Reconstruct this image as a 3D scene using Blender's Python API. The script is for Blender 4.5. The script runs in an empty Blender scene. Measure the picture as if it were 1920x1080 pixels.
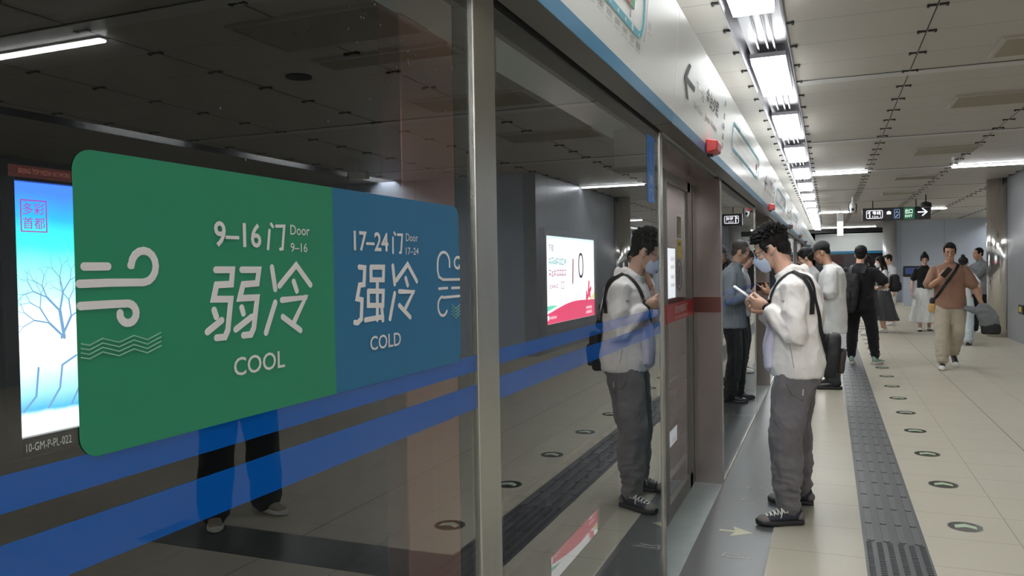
import bpy, bmesh, math, random
from mathutils import Vector, Matrix, noise, Euler, Quaternion
random.seed(7)
PI = math.pi
SC = bpy.context.scene
COL = SC.collection

# ---------------------------------------------------------------- camera
cam_d = bpy.data.cameras.new('camera'); cam = bpy.data.objects.new('camera', cam_d); COL.objects.link(cam)
F_PX = 1480.0
cam_d.sensor_fit = 'HORIZONTAL'; cam_d.sensor_width = 36.0; cam_d.lens = 36.0 * F_PX / 1920.0
cam_d.clip_start = 0.05; cam_d.clip_end = 200
_d = Vector((1553 - 960, 496 - 540, F_PX)).normalized()          # platform direction seen from the camera
_a = Vector((1553 - 960, 496 - 540, F_PX)); _b = Vector((1, -0.016, 0))
_X = (_a - (_a.dot(_d) / _b.dot(_d)) * _b).normalized()
if _X.x < 0: _X = -_X
_Z = _X.cross(_d)
if _Z.y > 0: _Z = -_Z
_cx = Vector((_X.x, _d.x, _Z.x)); _cy = -Vector((_X.y, _d.y, _Z.y)); _cz = -Vector((_X.z, _d.z, _Z.z))
cam.matrix_world = Matrix(((_cx.x, _cy.x, _cz.x, 0), (_cx.y, _cy.y, _cz.y, 0), (_cx.z, _cy.z, _cz.z, 1.5), (0, 0, 0, 1)))
SC.camera = cam

# ---------------------------------------------------------------- world, exposure
W = bpy.data.worlds.new('world'); SC.world = W; W.use_nodes = True
W.node_tree.nodes['Background'].inputs[0].default_value = (0.8, 0.85, 0.9, 1)
W.node_tree.nodes['Background'].inputs[1].default_value = 0.0
SC.view_settings.view_transform = 'Standard'; SC.view_settings.look = 'None'
SC.view_settings.gamma = 1; SC.view_settings.use_curve_mapping = False
SC.view_settings.exposure = 0.95
LAMP_E = 18.0         # square ceiling luminaires
TUBE_E = 19.0          # linear strips between ceiling panels
AD_E = 1.15            # trackside light boxes

# ---------------------------------------------------------------- helpers
def lin(r, g, b):
    f = lambda v: ((v / 255 + 0.055) / 1.055) ** 2.4 if v > 10 else v / 255 / 12.92
    return (f(r), f(g), f(b), 1)

def mat(name, col, rough=0.5, metal=0.0, spec=0.5, em=None, es=0.0, bump=0.0, bscale=20.0, bstretch=(1, 1, 1), var=0.0, vscale=6.0, sheen=0.0, coat=0.0, sss=0.0):
    m = bpy.data.materials.new(name); m.use_nodes = True
    nt = m.node_tree; b = nt.nodes['Principled BSDF']
    b.inputs['Base Color'].default_value = col
    b.inputs['Roughness'].default_value = rough; b.inputs['Metallic'].default_value = metal
    b.inputs['Specular IOR Level'].default_value = spec
    if sheen: b.inputs['Sheen Weight'].default_value = sheen
    if coat: b.inputs['Coat Weight'].default_value = coat; b.inputs['Coat Roughness'].default_value = 0.08
    if sss:
        b.inputs['Subsurface Weight'].default_value = sss; b.inputs['Subsurface Radius'].default_value = (0.02, 0.008, 0.004)
    if em is not None:
        b.inputs['Emission Color'].default_value = em; b.inputs['Emission Strength'].default_value = es
    if bump or var:
        tc = nt.nodes.new('ShaderNodeTexCoord'); mp = nt.nodes.new('ShaderNodeMapping')
        mp.inputs['Scale'].default_value = bstretch
        nt.links.new(tc.outputs['Object'], mp.inputs['Vector'])
    if bump:
        n = nt.nodes.new('ShaderNodeTexNoise'); n.inputs['Scale'].default_value = bscale; n.inputs['Detail'].default_value = 4
        bp = nt.nodes.new('ShaderNodeBump'); bp.inputs['Strength'].default_value = bump; bp.inputs['Distance'].default_value = 0.01
        nt.links.new(mp.outputs['Vector'], n.inputs['Vector']); nt.links.new(n.outputs['Fac'], bp.inputs['Height'])
        nt.links.new(bp.outputs['Normal'], b.inputs['Normal'])
    if var:
        n2 = nt.nodes.new('ShaderNodeTexNoise'); n2.inputs['Scale'].default_value = vscale; n2.inputs['Detail'].default_value = 5
        nt.links.new(mp.outputs['Vector'], n2.inputs['Vector'])
        mr = nt.nodes.new('ShaderNodeMapRange'); mr.inputs['From Min'].default_value = 0.3; mr.inputs['From Max'].default_value = 0.7
        mr.inputs['To Min'].default_value = 1 - var; mr.inputs['To Max'].default_value = 1 + var
        nt.links.new(n2.outputs['Fac'], mr.inputs['Value'])
        mx = nt.nodes.new('ShaderNodeVectorMath'); mx.operation = 'SCALE'; mx.inputs[0].default_value = col[:3]
        nt.links.new(mr.outputs['Result'], mx.inputs['Scale']); nt.links.new(mx.outputs[0], b.inputs['Base Color'])
    return m

class MB:
    rc = 0
    def __init__(s): s.v = []; s.f = []; s.m = []; s.mi = 0
    def quad(s, a, b, c, d):
        n = len(s.v); s.v += [tuple(a), tuple(b), tuple(c), tuple(d)]; s.f.append((n, n+1, n+2, n+3)); s.m.append(s.mi)
    def poly(s, pts):
        n = len(s.v); s.v += [tuple(p) for p in pts]; s.f.append(tuple(range(n, n+len(pts)))); s.m.append(s.mi)
    def box(s, x0, x1, y0, y1, z0, z1):
        n = len(s.v)
        s.v += [(x0,y0,z0),(x1,y0,z0),(x1,y1,z0),(x0,y1,z0),(x0,y0,z1),(x1,y0,z1),(x1,y1,z1),(x0,y1,z1)]
        for f in ((0,3,2,1),(4,5,6,7),(0,1,5,4),(1,2,6,5),(2,3,7,6),(3,0,4,7)):
            s.f.append(tuple(n+i for i in f)); s.m.append(s.mi)
    def prism(s, pts, lo, hi, fn):
        """pts 2D outline, fn(u,v,w)->xyz extruded w from lo to hi"""
        n = len(s.v); k = len(pts)
        s.v += [fn(u, v, lo) for u, v in pts] + [fn(u, v, hi) for u, v in pts]
        s.f.append(tuple(n+i for i in range(k))[::-1]); s.f.append(tuple(n+k+i for i in range(k))); s.m += [s.mi, s.mi]
        for i in range(k):
            j = (i+1) % k; s.f.append((n+i, n+j, n+k+j, n+k+i)); s.m.append(s.mi)
    def tube(s, pts, r, k=8, cap=True, rr=None):
        pts = [Vector(p) for p in pts]; rings = []
        for i, p in enumerate(pts):
            t = (pts[min(i+1, len(pts)-1)] - pts[max(i-1, 0)]).normalized()
            u = Vector((0,0,1)) if abs(t.z) < 0.9 else Vector((1,0,0))
            a = t.cross(u).normalized(); b = t.cross(a)
            R = rr[i] if rr else r
            n = len(s.v); s.v += [tuple(p + (a*math.cos(2*PI*j/k) + b*math.sin(2*PI*j/k))*R) for j in range(k)]
            rings.append(n)
        for q in range(len(rings)-1):
            for j in range(k):
                a0, a1 = rings[q]+j, rings[q]+(j+1) % k; b0, b1 = rings[q+1]+j, rings[q+1]+(j+1) % k
                s.f.append((a0, a1, b1, b0)); s.m.append(s.mi)
        if cap:
            s.f.append(tuple(rings[0]+j for j in range(k))[::-1]); s.f.append(tuple(rings[-1]+j for j in range(k))); s.m += [s.mi, s.mi]
    def ribbon(s, pts, w, fn, h0=0.0, h1=0.001, cap=6):
        """rounded-end stroke of width w along 2D pts, a thin slab between h0 and h1"""
        pts = [Vector((p[0], p[1])) for p in pts]; L = []; Rr = []
        n = len(pts)
        for i, p in enumerate(pts):
            if i == 0: t = (pts[1]-p).normalized(); m = 1
            elif i == n-1: t = (p-pts[i-1]).normalized(); m = 1
            else:
                t1 = (p-pts[i-1]).normalized(); t2 = (pts[i+1]-p).normalized(); t = t1+t2
                if t.length < 1e-6: t = t1
                t.normalize(); c = max(0.55, t.dot(t1)); m = 1/c
            nn = Vector((-t.y, t.x)); L.append(p+nn*w/2*m); Rr.append(p-nn*w/2*m)
        t0 = (pts[1]-pts[0]).normalized(); t1 = (pts[-1]-pts[-2]).normalized()
        segs = []
        for i in range(n-1): segs.append([L[i], L[i+1], Rr[i+1], Rr[i]])
        for p, t in ((pts[0], -t0), (pts[-1], t1)):
            nn = Vector((-t.y, t.x)); arc = [p + (nn*math.cos(a)+t*math.sin(a))*w/2 for a in [PI*i/cap for i in range(cap+1)]]
            segs.append(arc)
        for i in range(1, n-1):
            segs.append([pts[i]+Vector((math.cos(a), math.sin(a)))*w/2 for a in [2*PI*k/10 for k in range(10)]])
        for q, g in enumerate(segs):
            MB.rc = (MB.rc+1) % 89; e = MB.rc*0.000004
            s.prism([(u.x, u.y) for u in g], h0, h1+e, fn)
    def build(s, name, m, parent=None, smooth=False):
        me = bpy.data.meshes.new(name); me.from_pydata(s.v, [], s.f); me.update()
        ms = m if isinstance(m, (list, tuple)) else [m]
        for q in ms: me.materials.append(q)
        for i, p in enumerate(me.polygons): p.material_index = min(s.m[i], len(ms)-1); p.use_smooth = smooth
        bm = bmesh.new(); bm.from_mesh(me); bmesh.ops.recalc_face_normals(bm, faces=bm.faces); bm.to_mesh(me); bm.free()
        o = bpy.data.objects.new(name, me); COL.objects.link(o)
        if parent: o.parent = parent
        return o

def tag(o, label, cat, group=None, kind=None):
    o['label'] = label; o['category'] = cat
    if group: o['group'] = group
    if kind: o['kind'] = kind
    return o
def struct(o, label=None):
    o['kind'] = 'structure'
    if label: o['label'] = label
    return o
def empty(name, loc=(0,0,0), rz=0):
    o = bpy.data.objects.new(name, None); COL.objects.link(o); o.location = loc; o.rotation_euler = (0,0,rz); o.empty_display_size = 0.1
    return o
def copy_tree(o, parent=None):
    c = o.copy(); COL.objects.link(c); c.parent = parent
    for ch in [x for x in bpy.data.objects if x.parent == o]: copy_tree(ch, c)
    return c
def bevel(o, w, seg=2):
    md = o.modifiers.new('bevel', 'BEVEL'); md.width = w; md.segments = seg; md.limit_method = 'ANGLE'
    return o
def text(s, u0, u1, v0, v1, fn, m, name='lettering', parent=None, bold=0.0, depth=0.0006):
    """text stretched into the box u0..u1, v0..v1; fn(u,v,w)->xyz"""
    cu = bpy.data.curves.new(name, 'FONT'); cu.body = s; cu.resolution_u = 3
    if bold: cu.offset = bold
    to = bpy.data.objects.new(name + '_src', cu); COL.objects.link(to)
    dg = bpy.context.evaluated_depsgraph_get(); me = bpy.data.meshes.new_from_object(to.evaluated_get(dg))
    bpy.data.objects.remove(to); bpy.data.curves.remove(cu)
    if not len(me.vertices): me.name = name; o = bpy.data.objects.new(name, me); return None
    xs = [v.co.x for v in me.vertices]; ys = [v.co.y for v in me.vertices]
    x0, x1, y0, y1 = min(xs), max(xs), min(ys), max(ys)
    for v in me.vertices:
        u = u0+(v.co.x-x0)/max(1e-6, x1-x0)*(u1-u0); w = v0+(v.co.y-y0)/max(1e-6, y1-y0)*(v1-v0)
        v.co = fn(u, w, depth)
    me.materials.clear(); me.materials.append(m); me.name = name
    o = bpy.data.objects.new(name, me); COL.objects.link(o)
    if parent: o.parent = parent
    return o
def marks(n, u0, u1, v0, v1, fn, m, seed=1):
    """a line of n small illegible character-like marks"""
    q = random.Random(seed); mb = MB(); cw = (u1-u0)/n; w = min(cw, v1-v0)*.13
    for i in range(n):
        a, b = u0+cw*(i+.1), u0+cw*(i+.9); c = (a+b)/2
        z1 = q.uniform(.55, .95); mb.ribbon([(a, v0+(v1-v0)*z1), (b, v0+(v1-v0)*z1)], w, fn, 0, .0006, cap=2)
        z2 = q.uniform(.05, .40); mb.ribbon([(a, v0+(v1-v0)*z2), (b, v0+(v1-v0)*z2)], w, fn, 0, .0006, cap=2)
        x = q.uniform(a, b); mb.ribbon([(x, v0), (x, v1)], w, fn, 0, .0006, cap=2); mb.ribbon([(a, v0+(v1-v0)*.1), (c, v0+(v1-v0)*.5)], w, fn, 0, .0006, cap=2)
    return mb.build('x', m)
def merge(objs, name, parent=None):
    """join plain meshes (no modifiers) into one pattern mesh"""
    objs = [o for o in objs if o]
    bm = bmesh.new(); mats = []
    for o in objs:
        me = o.data; base = []
        for q in me.materials:
            if q not in mats: mats.append(q)
            base.append(mats.index(q))
        n = len(bm.faces); bm.from_mesh(me); bm.faces.ensure_lookup_table()
        for f in bm.faces[n:]: f.material_index = base[min(f.material_index, len(base)-1)] if base else 0
        bpy.data.objects.remove(o)
    me = bpy.data.meshes.new(name); bm.to_mesh(me); bm.free()
    for q in mats: me.materials.append(q)
    o = bpy.data.objects.new(name, me); COL.objects.link(o)
    if parent: o.parent = parent
    return o

# ---------------------------------------------------------------- materials
def lines_mat(name, col, line_col, rough, xs=(), pitch=0.465, y0=4.835, lw=0.0035, strong=(), spec=0.5, bump=0.0, var=0.04, metal=0.0, axis=1, coat=0.0, rvar=0.0):
    """surface with joint lines at given x positions and a regular pitch in y (object coordinates)"""
    m = mat(name, col, rough, metal, spec, var=var, vscale=1.3, coat=coat); nt = m.node_tree; b = nt.nodes['Principled BSDF']
    L = nt.links.new; N = nt.nodes.new
    tc = N('ShaderNodeTexCoord'); sp = N('ShaderNodeSeparateXYZ'); L(tc.outputs['Object'], sp.inputs[0])
    def math_(op, a, b_=None, c=None):
        n = N('ShaderNodeMath'); n.operation = op
        for i, q in enumerate((a, b_, c)):
            if q is None: continue
            if isinstance(q, (int, float)): n.inputs[i].default_value = q
            else: L(q, n.inputs[i])
        return n.outputs[0]
    acc = None
    if pitch:
        t = math_('SUBTRACT', sp.outputs[axis], y0); t = math_('DIVIDE', t, pitch); t = math_('ADD', t, 1000.5); t = math_('FRACT', t); t = math_('SUBTRACT', t, 0.5); t = math_('ABSOLUTE', t)
        acc = math_('LESS_THAN', t, lw/2/pitch)
    for x, w in [(x, lw) for x in xs] + [(x, lw*2.6) for x in strong]:
        t = math_('SUBTRACT', sp.outputs[0 if axis == 1 else 1], x); t = math_('ABSOLUTE', t); t = math_('LESS_THAN', t, w/2)
        acc = t if acc is None else math_('MAXIMUM', acc, t)
    mix = N('ShaderNodeMix'); mix.data_type = 'RGBA'; L(acc, mix.inputs[0])
    src = b.inputs['Base Color'].links[0].from_socket if b.inputs['Base Color'].links else None
    if src: L(src, mix.inputs[6])
    else: mix.inputs[6].default_value = col
    mix.inputs[7].default_value = line_col; L(mix.outputs[2], b.inputs['Base Color'])
    if rvar:
        n = N('ShaderNodeTexNoise'); n.inputs['Scale'].default_value = 2.2; L(tc.outputs['Object'], n.inputs['Vector'])
        r = N('ShaderNodeMapRange'); r.inputs['To Min'].default_value = max(0.02, rough-rvar); r.inputs['To Max'].default_value = rough+rvar; L(n.outputs['Fac'], r.inputs['Value']); L(r.outputs[0], b.inputs['Roughness'])
    return m

def glass_mat(name, tint=(0.9, 0.93, 0.92, 1), ior=1.52, gain=1.0):
    m = bpy.data.materials.new(name); m.use_nodes = True; nt = m.node_tree; nt.nodes.clear()
    L = nt.links.new; N = nt.nodes.new
    out = N('ShaderNodeOutputMaterial'); mx = N('ShaderNodeMixShader'); tr = N('ShaderNodeBsdfTransparent'); gl = N('ShaderNodeBsdfGlossy')
    tr.inputs[0].default_value = tint; gl.inputs['Roughness'].default_value = 0.0; gl.inputs[0].default_value = (0.97, 0.985, 1, 1)
    fr = N('ShaderNodeFresnel'); fr.inputs[0].default_value = ior
    a = N('ShaderNodeMath'); a.operation = 'MULTIPLY'; a.inputs[1].default_value = 2.0*gain; L(fr.outputs[0], a.inputs[0])
    b = N('ShaderNodeMath'); b.operation = 'ADD'; b.inputs[1].default_value = 1.0; L(fr.outputs[0], b.inputs[0])
    c = N('ShaderNodeMath'); c.operation = 'DIVIDE'; L(a.outputs[0], c.inputs[0]); L(b.outputs[0], c.inputs[1])
    c.use_clamp = True
    ge = N('ShaderNodeNewGeometry'); inv = N('ShaderNodeMath'); inv.operation = 'SUBTRACT'; inv.inputs[0].default_value = 1.0; L(ge.outputs['Backfacing'], inv.inputs[1])
    d = N('ShaderNodeMath'); d.operation = 'MULTIPLY'; L(c.outputs[0], d.inputs[0]); L(inv.outputs[0], d.inputs[1])
    L(d.outputs[0], mx.inputs[0]); L(tr.outputs[0], mx.inputs[1]); L(gl.outputs[0], mx.inputs[2]); L(mx.outputs[0], out.inputs[0])
    return m

M = {}
M['floor'] = lines_mat('floor_tile', lin(180,174,158), lin(106,101,92), 0.40, xs=(-.30,.94,1.90,2.37,2.84,3.31,3.78,4.25,4.72,5.2,5.68), strong=(1.43,), pitch=0.465, y0=4.835, spec=0.22, var=0.035, rvar=0.05)
M['granite'] = mat('dark_granite', lin(76,78,78), 0.3, spec=0.45, var=0.12, vscale=160)
M['tactile_bar'] = mat('lighter_bar_tops', lin(92,93,96), 0.38, spec=0.45)  # bar tops a little lighter than the strip
M['tactile'] = mat('tactile_rubber', lin(88,88,90), 0.42, spec=0.4, var=0.08, vscale=30)
M['ceil'] = lines_mat('ceiling_panel', lin(182,176,168), lin(90,88,85), 0.42, pitch=0.6175, y0=0.18, lw=0.006, xs=(0.66,1.95,3.25,4.54,5.84,7.14), spec=0.4, var=0.02)
M['ceil_joint'] = mat('ceiling_joint', lin(40,40,40), 0.6)
M['clip'] = mat('ceiling_clip_black', lin(34,33,32), 0.6)
M['steel'] = mat('brushed_steel', lin(186,184,177), 0.27, metal=.9, bump=0.05, bscale=60, bstretch=(1, 1, 0.03), var=0.06, vscale=9)
M['steel_dark'] = mat('dark_steel', lin(122,119,113), 0.38, metal=0.6, bump=0.03, bscale=60, bstretch=(1, 1, 0.05))
M['steel_reflect_pink'] = mat('pink_reflect_steel', lin(170,112,98), 0.28, metal=.8, bump=0.05, bscale=60, bstretch=(1, 1, 0.03))  # pink reflection put into the base colour; the steel itself is plain stainless
M['steel_pillar'] = mat('pillar_pink_reflect_steel', lin(172,160,156), 0.24, metal=0.8, bump=0.05, bscale=60, bstretch=(1, 1, 0.03))  # plain stainless with a faint reflected pink mixed into its colour
M['chrome'] = mat('polished_column', lin(226,222,218), 0.13, metal=.9, bump=0.06, bscale=1.2, bstretch=(1, 1, 0.3))
M['frit'] = mat('black_frit', lin(22,22,21), 0.06, spec=0.5)
M['rubber'] = mat('black_rubber', lin(18,18,18), 0.7)
M['glass'] = glass_mat('screen_glass', ior=1.62)
M['header'] = mat('header_white', lin(232,235,232), 0.25, spec=0.5)
M['blue_stripe'] = mat('line_stripe_blue', lin(38,128,172), 0.35)
M['blue_band'] = mat('glass_band_blue', lin(6,86,172), 0.0, spec=.7)
M['st_green'] = mat('sticker_green', lin(44,138,102), 0.42, spec=0.35)
M['st_blue'] = mat('sticker_blue', lin(40,110,152), 0.42, spec=0.35)
M['st_white'] = mat('sticker_white', lin(226,222,222), 0.45, spec=0.3)
M['st_thin'] = mat('sticker_pale_green', lin(140,190,165), 0.45, spec=0.3)
M['ink'] = mat('header_ink', lin(52,56,64), 0.5)
M['ink_grey'] = mat('header_grey_ink', lin(120,124,130), 0.5)
M['teal'] = mat('map_teal', lin(80,168,186), 0.5)
M['red'] = mat('red_plastic', lin(205,52,50), 0.35)
M['redband'] = mat('door_band_red', lin(178,44,48), 0.4)
M['green_tag'] = mat('map_green', lin(70,150,110), 0.5)
M['red_tag'] = mat('map_red', lin(190,90,90), 0.5)
M['wall'] = lines_mat('wall_panel', lin(152,156,162), lin(84,86,90), 0.35, pitch=1.2, y0=0.1, lw=0.008, spec=0.5, var=0.03, metal=0.25)
M['wall_end'] = lines_mat('end_wall_panel', lin(176,184,198), lin(112,118,128), 0.35, pitch=1.5, y0=2.6, lw=0.012, spec=0.5, var=0.03, metal=0.1, axis=0)
M['tunnel'] = mat('tunnel_dark', lin(46,45,44), 0.8, var=0.3, vscale=2)
M['bed'] = mat('track_bed', lin(52,50,48), 0.85, var=0.3, vscale=5)
M['wet'] = mat('wet_channel', lin(20,20,20), 0.012, spec=1.0, bump=0.008, bscale=8)
M['rail'] = mat('rail_steel', lin(120,112,104), 0.22, metal=1.0)
M['lamp'] = mat('lamp_panel', (0,0,0,1), 0.5, em=(0.965, 0.99, 1.0, 1), es=LAMP_E)
M['tube'] = mat('strip_lamp', (0,0,0,1), 0.5, em=(0.97, 0.99, 1.0, 1), es=TUBE_E)
M['reflector'] = mat('trough_reflector', lin(128,126,130), 0.34, metal=1.0)
M['vent'] = mat('vent_metal', lin(150,145,132), 0.3, metal=0.6)
M['vent_dark'] = mat('vent_dark', lin(30,30,30), 0.7)
M['black'] = mat('black_plastic', lin(24,24,26), 0.4)
M['sign'] = mat('sign_black', lin(20,20,30), 0.3)
M['sign_w'] = mat('sign_white_lit', lin(30,30,30), 0.4, em=lin(240,238,245), es=0.9)
M['sign_g'] = mat('sign_green_lit', lin(10,30,20), 0.4, em=lin(22,60,44), es=1.0)
M['sign_pg'] = mat('sign_pale_green_lit', lin(30,30,30), 0.4, em=lin(205,240,215), es=0.9)
M['sign_blue'] = mat('sign_blue_lit', lin(30,30,30), 0.4, em=lin(120,150,190), es=0.8)
M['white_pl'] = mat('white_plastic', lin(215,215,215), 0.35)
M['yellow'] = mat('notice_yellow', lin(225,205,70), 0.5)
M['paper'] = mat('paper_white', lin(225,225,225), 0.6)
M['glow_disc'] = mat('pale_green_disc', lin(170,190,160), 0.3)
M['disc_black'] = mat('black_disc', lin(34,36,36), 0.25)
M['arrow'] = mat('worn_arrow_yellow', lin(170,168,142), 0.6, var=0.2, vscale=60)
M['decal'] = mat('worn_outline_grey', lin(150,150,140), 0.6, var=0.3, vscale=60)
M['sill'] = mat('door_sill_grey', lin(128,136,134), 0.45, metal=0.2, var=0.06, vscale=8)

XG = -0.683
# ---------------------------------------------------------------- floor, ceiling, walls
Y0, Y1 = -22.0, 44.0
m = MB(); m.box(-0.30, 9.0, Y0, Y1, -0.12, 0.0)
struct(m.build('floor', M['floor']), 'glossy beige tiled platform floor')
m = MB(); m.box(XG, -0.30, Y0, Y1, -0.12, 0.0)
struct(m.build('floor_edge_strip', M['granite']), 'dark granite strip along the screen doors')
m = MB()
m.box(0.475, 2.3, 3.33, 3.70, 0.0, 0.002)
struct(m.build('floor_cross_band', M['granite']), 'dark granite band crossing the beige floor')
# tactile strip with moulded bars (surface pattern of one strip)
m = MB(); m.box(0.167, 0.475, Y0, Y1, 0.0, 0.004); m.mi = 1
y = 0.6; TL = 0.31
while y < 26:
    kind = 'stud' if 3.1 < y < 4.55 else 'bar'
    if kind == 'bar':
        for i in range(4):
            cx = 0.167+0.308*(i+0.5)/4
            n = 1
            for q in range(n):
                a = y+TL*q/n+0.008; b = y+TL*(q+1)/n-0.008
                m.prism([(cx-.017, a+.012), (cx-.008, a), (cx+.008, a), (cx+.017, a+.012), (cx+.017, b-.012), (cx+.008, b), (cx-.008, b), (cx-.017, b-.012)], 0.004, 0.0095, lambda u, v, w: (u, v, w))
    else:
        for i in range(6):
            cx = 0.167+0.308*(i+0.5)/6
            for q in range(13):
                a = y+TL*(q+.5)/13
                m.prism([(cx-.014, a-.007), (cx+.014, a+.001), (cx+.014, a+.007), (cx-.014, a-.001)], 0.004, 0.009, lambda u, v, w: (u, v, w))
    y += TL
tag(m.build('tactile_paving', [M['tactile'], M['tactile_bar']]), 'dark grey tactile guide strip with raised bars on the platform floor', 'tactile paving')
# ceiling slabs beside the luminaire trough
TX0, TX1, ZC = -0.615, -0.262, 3.15
m = MB(); m.box(-1.6, TX0, Y0, 40, ZC, ZC+.15); m.box(TX1, 6.0, Y0, 40, ZC, ZC+.15); m.box(6.36, 9.0, Y0, 40, ZC, ZC+.15)
struct(m.build('ceiling', M['ceil']), 'pale metal panel ceiling')
m = MB()
for x in (0.66, 1.95, 3.25, 4.54, 5.84):
    m.box(x-.004, x+.004, Y0, 39.9, ZC-.002, ZC+.01)
    y = -2.92
    while y < 34:
        m.box(x-.055, x-.008, y-.012, y+.012, ZC-.010, ZC); m.box(x+.008, x+.055, y-.012, y+.012, ZC-.010, ZC)
        m.box(x-.062, x-.048, y-.018, y+.018, ZC-.016, ZC); m.box(x+.048, x+.062, y-.018, y+.018, ZC-.016, ZC)
        y += 0.6175
for x, s in ((TX0-.03, -1), (TX1+.03, 1)):
    y = -2.92
    while y < 34:
        m.box(x-.028, x+.028, y-.012, y+.012, ZC-.012, ZC); m.box(x-.008+s*.018, x+.008+s*.018, y-.02, y+.02, ZC-.018, ZC)
        y += 0.6175
struct(m.build('trim_1', M['clip']), 'black ceiling clips and seams')
m = MB()
for k in range(-1, 10):
    y = 0.0+3.835*k
    m.box(TX1, 6, y-.09+.0, y-.075, ZC-.003, ZC+.01)
struct(m.build('trim_2', M['ceil_joint']), 'dark cross joints of the ceiling')
m = MB()
for k in range(-1, 10):
    y = 0.0+3.835*k
    m.box(TX1, 6, y-.075, y+.075, ZC-.008, ZC+.01)
struct(m.build('trim_3', mat('joint_band', lin(196,194,192), 0.4)), 'raised pale bands across the ceiling')
# trough
m = MB(); m.box(6.345, 6.358, Y0, 39.9, ZC-.002, ZC+.2); struct(m.build('trough_glow_blocker', M['ceil_joint']))  # unseen dark strip added to cut the glow at the opposite trough edge
m = MB(); m.box(6.0, 6.36, Y0, 39.9, ZC+.20, ZC+.22)
m.quad((TX0, Y0, ZC), (TX0, 39.5, ZC), (TX0+.03, 39.5, ZC+.10), (TX0+.03, Y0, ZC+.10))
m.quad((TX0+.03, Y0, ZC+.10), (TX0+.03, 39.5, ZC+.10), (TX1-.03, 39.5, ZC+.10), (TX1-.03, Y0, ZC+.10))
m.quad((TX1, Y0, ZC), (TX1, 39.5, ZC), (TX1-.03, 39.5, ZC+.10), (TX1-.03, Y0, ZC+.10))
for x in (-.50, -.43, -.38): m.box(x-.006, x+.006, Y0, 39.5, ZC+.06, ZC+.075)
m.box(TX0-.008, TX0, Y0, 39.5, ZC-.012, ZC+.02); m.box(TX1, TX1+.008, Y0, 39.5, ZC-.012, ZC+.02)
struct(m.build('trim_4', M['reflector']), 'mirror-finish lamp trough along the screen doors')
# luminaires
def luminaire():
    r = empty('ceiling_luminaire')
    m = MB(); m.prism([(-.131, .012), (-.124, -.030), (.124, -.030), (.131, .012)], 0, 1.33, lambda u, v, w: (u, w, v)); m.build('lamp_panel', M['lamp'], r)
    m = MB(); m.box(-.137, .137, -.006, 1.336, .0125, .05); m.build('housing', M['reflector'], r)
    return r
lum = luminaire(); k = 0
for i in range(-10, 13):
    y = 6.64+2.625*i
    o = lum if i == -10 else copy_tree(lum)
    o.location = (-.4385, y, ZC-.004)
    ln = {-1: 'bright square luminaire cut by the top edge of the photo, nearest of the row', 0: 'bright square luminaire nearest the camera that is seen whole', 1: 'second whole square luminaire of the ceiling row', 2: 'third whole square luminaire of the ceiling row', 3: 'fourth whole square luminaire of the ceiling row', 4: 'fifth whole square luminaire of the ceiling row', 5: 'sixth whole square luminaire of the ceiling row', 6: 'seventh whole square luminaire of the ceiling row', 12: 'last and smallest square luminaire of the ceiling row, by the dark soffit'}
    tag(o, ln.get(i, 'small square luminaire among the crowded far ones of the ceiling row' if i > 0 else 'square luminaire of the ceiling row behind the camera'), 'ceiling light', 'luminaires in the trough above the screen doors')
for i in range(-7, 11):
    o = copy_tree(lum); o.location = (6.18, 6.64+2.625*i, ZC+.14)
    tag(o, 'recessed luminaire over the opposite platform edge, seen only by its glow', 'ceiling light', 'luminaires over the opposite platform edge')
def strip_lamp(x0, x1, y, label, group=None):
    r = empty('strip_light', ((x0+x1)/2, y, ZC-.02)); h = (x1-x0)/2
    m = MB(); m.prism([(-.028, -.006), (-.018, -.016), (.018, -.016), (.028, -.006), (.028, .004), (-.028, .004)], -h, h, lambda u, v, w: (w, u, v)); m.build('diffuser', M['tube'], r)
    m = MB(); m.box(-h-.005, h+.005, -.034, .034, .005, .022); m.build('housing', M['white_pl'], r)
    tag(r, label, 'strip light', group)
strip_lamp(-.255, .65, 15.35, 'thin white strip light on the ceiling close beside the luminaire row')
strip_lamp(1.97, 3.23, 15.35, 'thin white strip light on the ceiling near the steel column')
strip_lamp(3.27, 4.53, 4.05, 'white strip light reflected in the near glass pane, top corner')
strip_lamp(-.255, .65, 26.85, 'faint distant strip light beyond the hanging camera')
strip_lamp(-.255, 1.93, 37.9, 'farthest strip light beside the dark soffit')
for yy in (-1.7, -3.6, -5.5, -7.4, -11.3, -15.1):  # unseen fill strips added behind the camera to brighten surfaces facing it
    for j, (xa, xb) in enumerate(((.68, 1.93), (1.97, 3.23), (3.27, 4.53), (4.56, 5.82))):
        strip_lamp(xa, xb, yy, 'unseen fill strip light added behind the photographer', 'added fill strips behind the photographer')
for yy in (15.35, 26.85): strip_lamp(4.56, 5.82, yy, 'strip light over the side passage behind the right wall', 'strip lights over the side passage')
strip_lamp(.2, 2.2, 40.9, 'unseen strip light added to brighten the far white header band')  # added out of sight behind the soffit to lighten the far fascia
strip_lamp(2.9, 3.3, 26.85, 'short pale strip light just right of the hanging exit sign')
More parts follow.
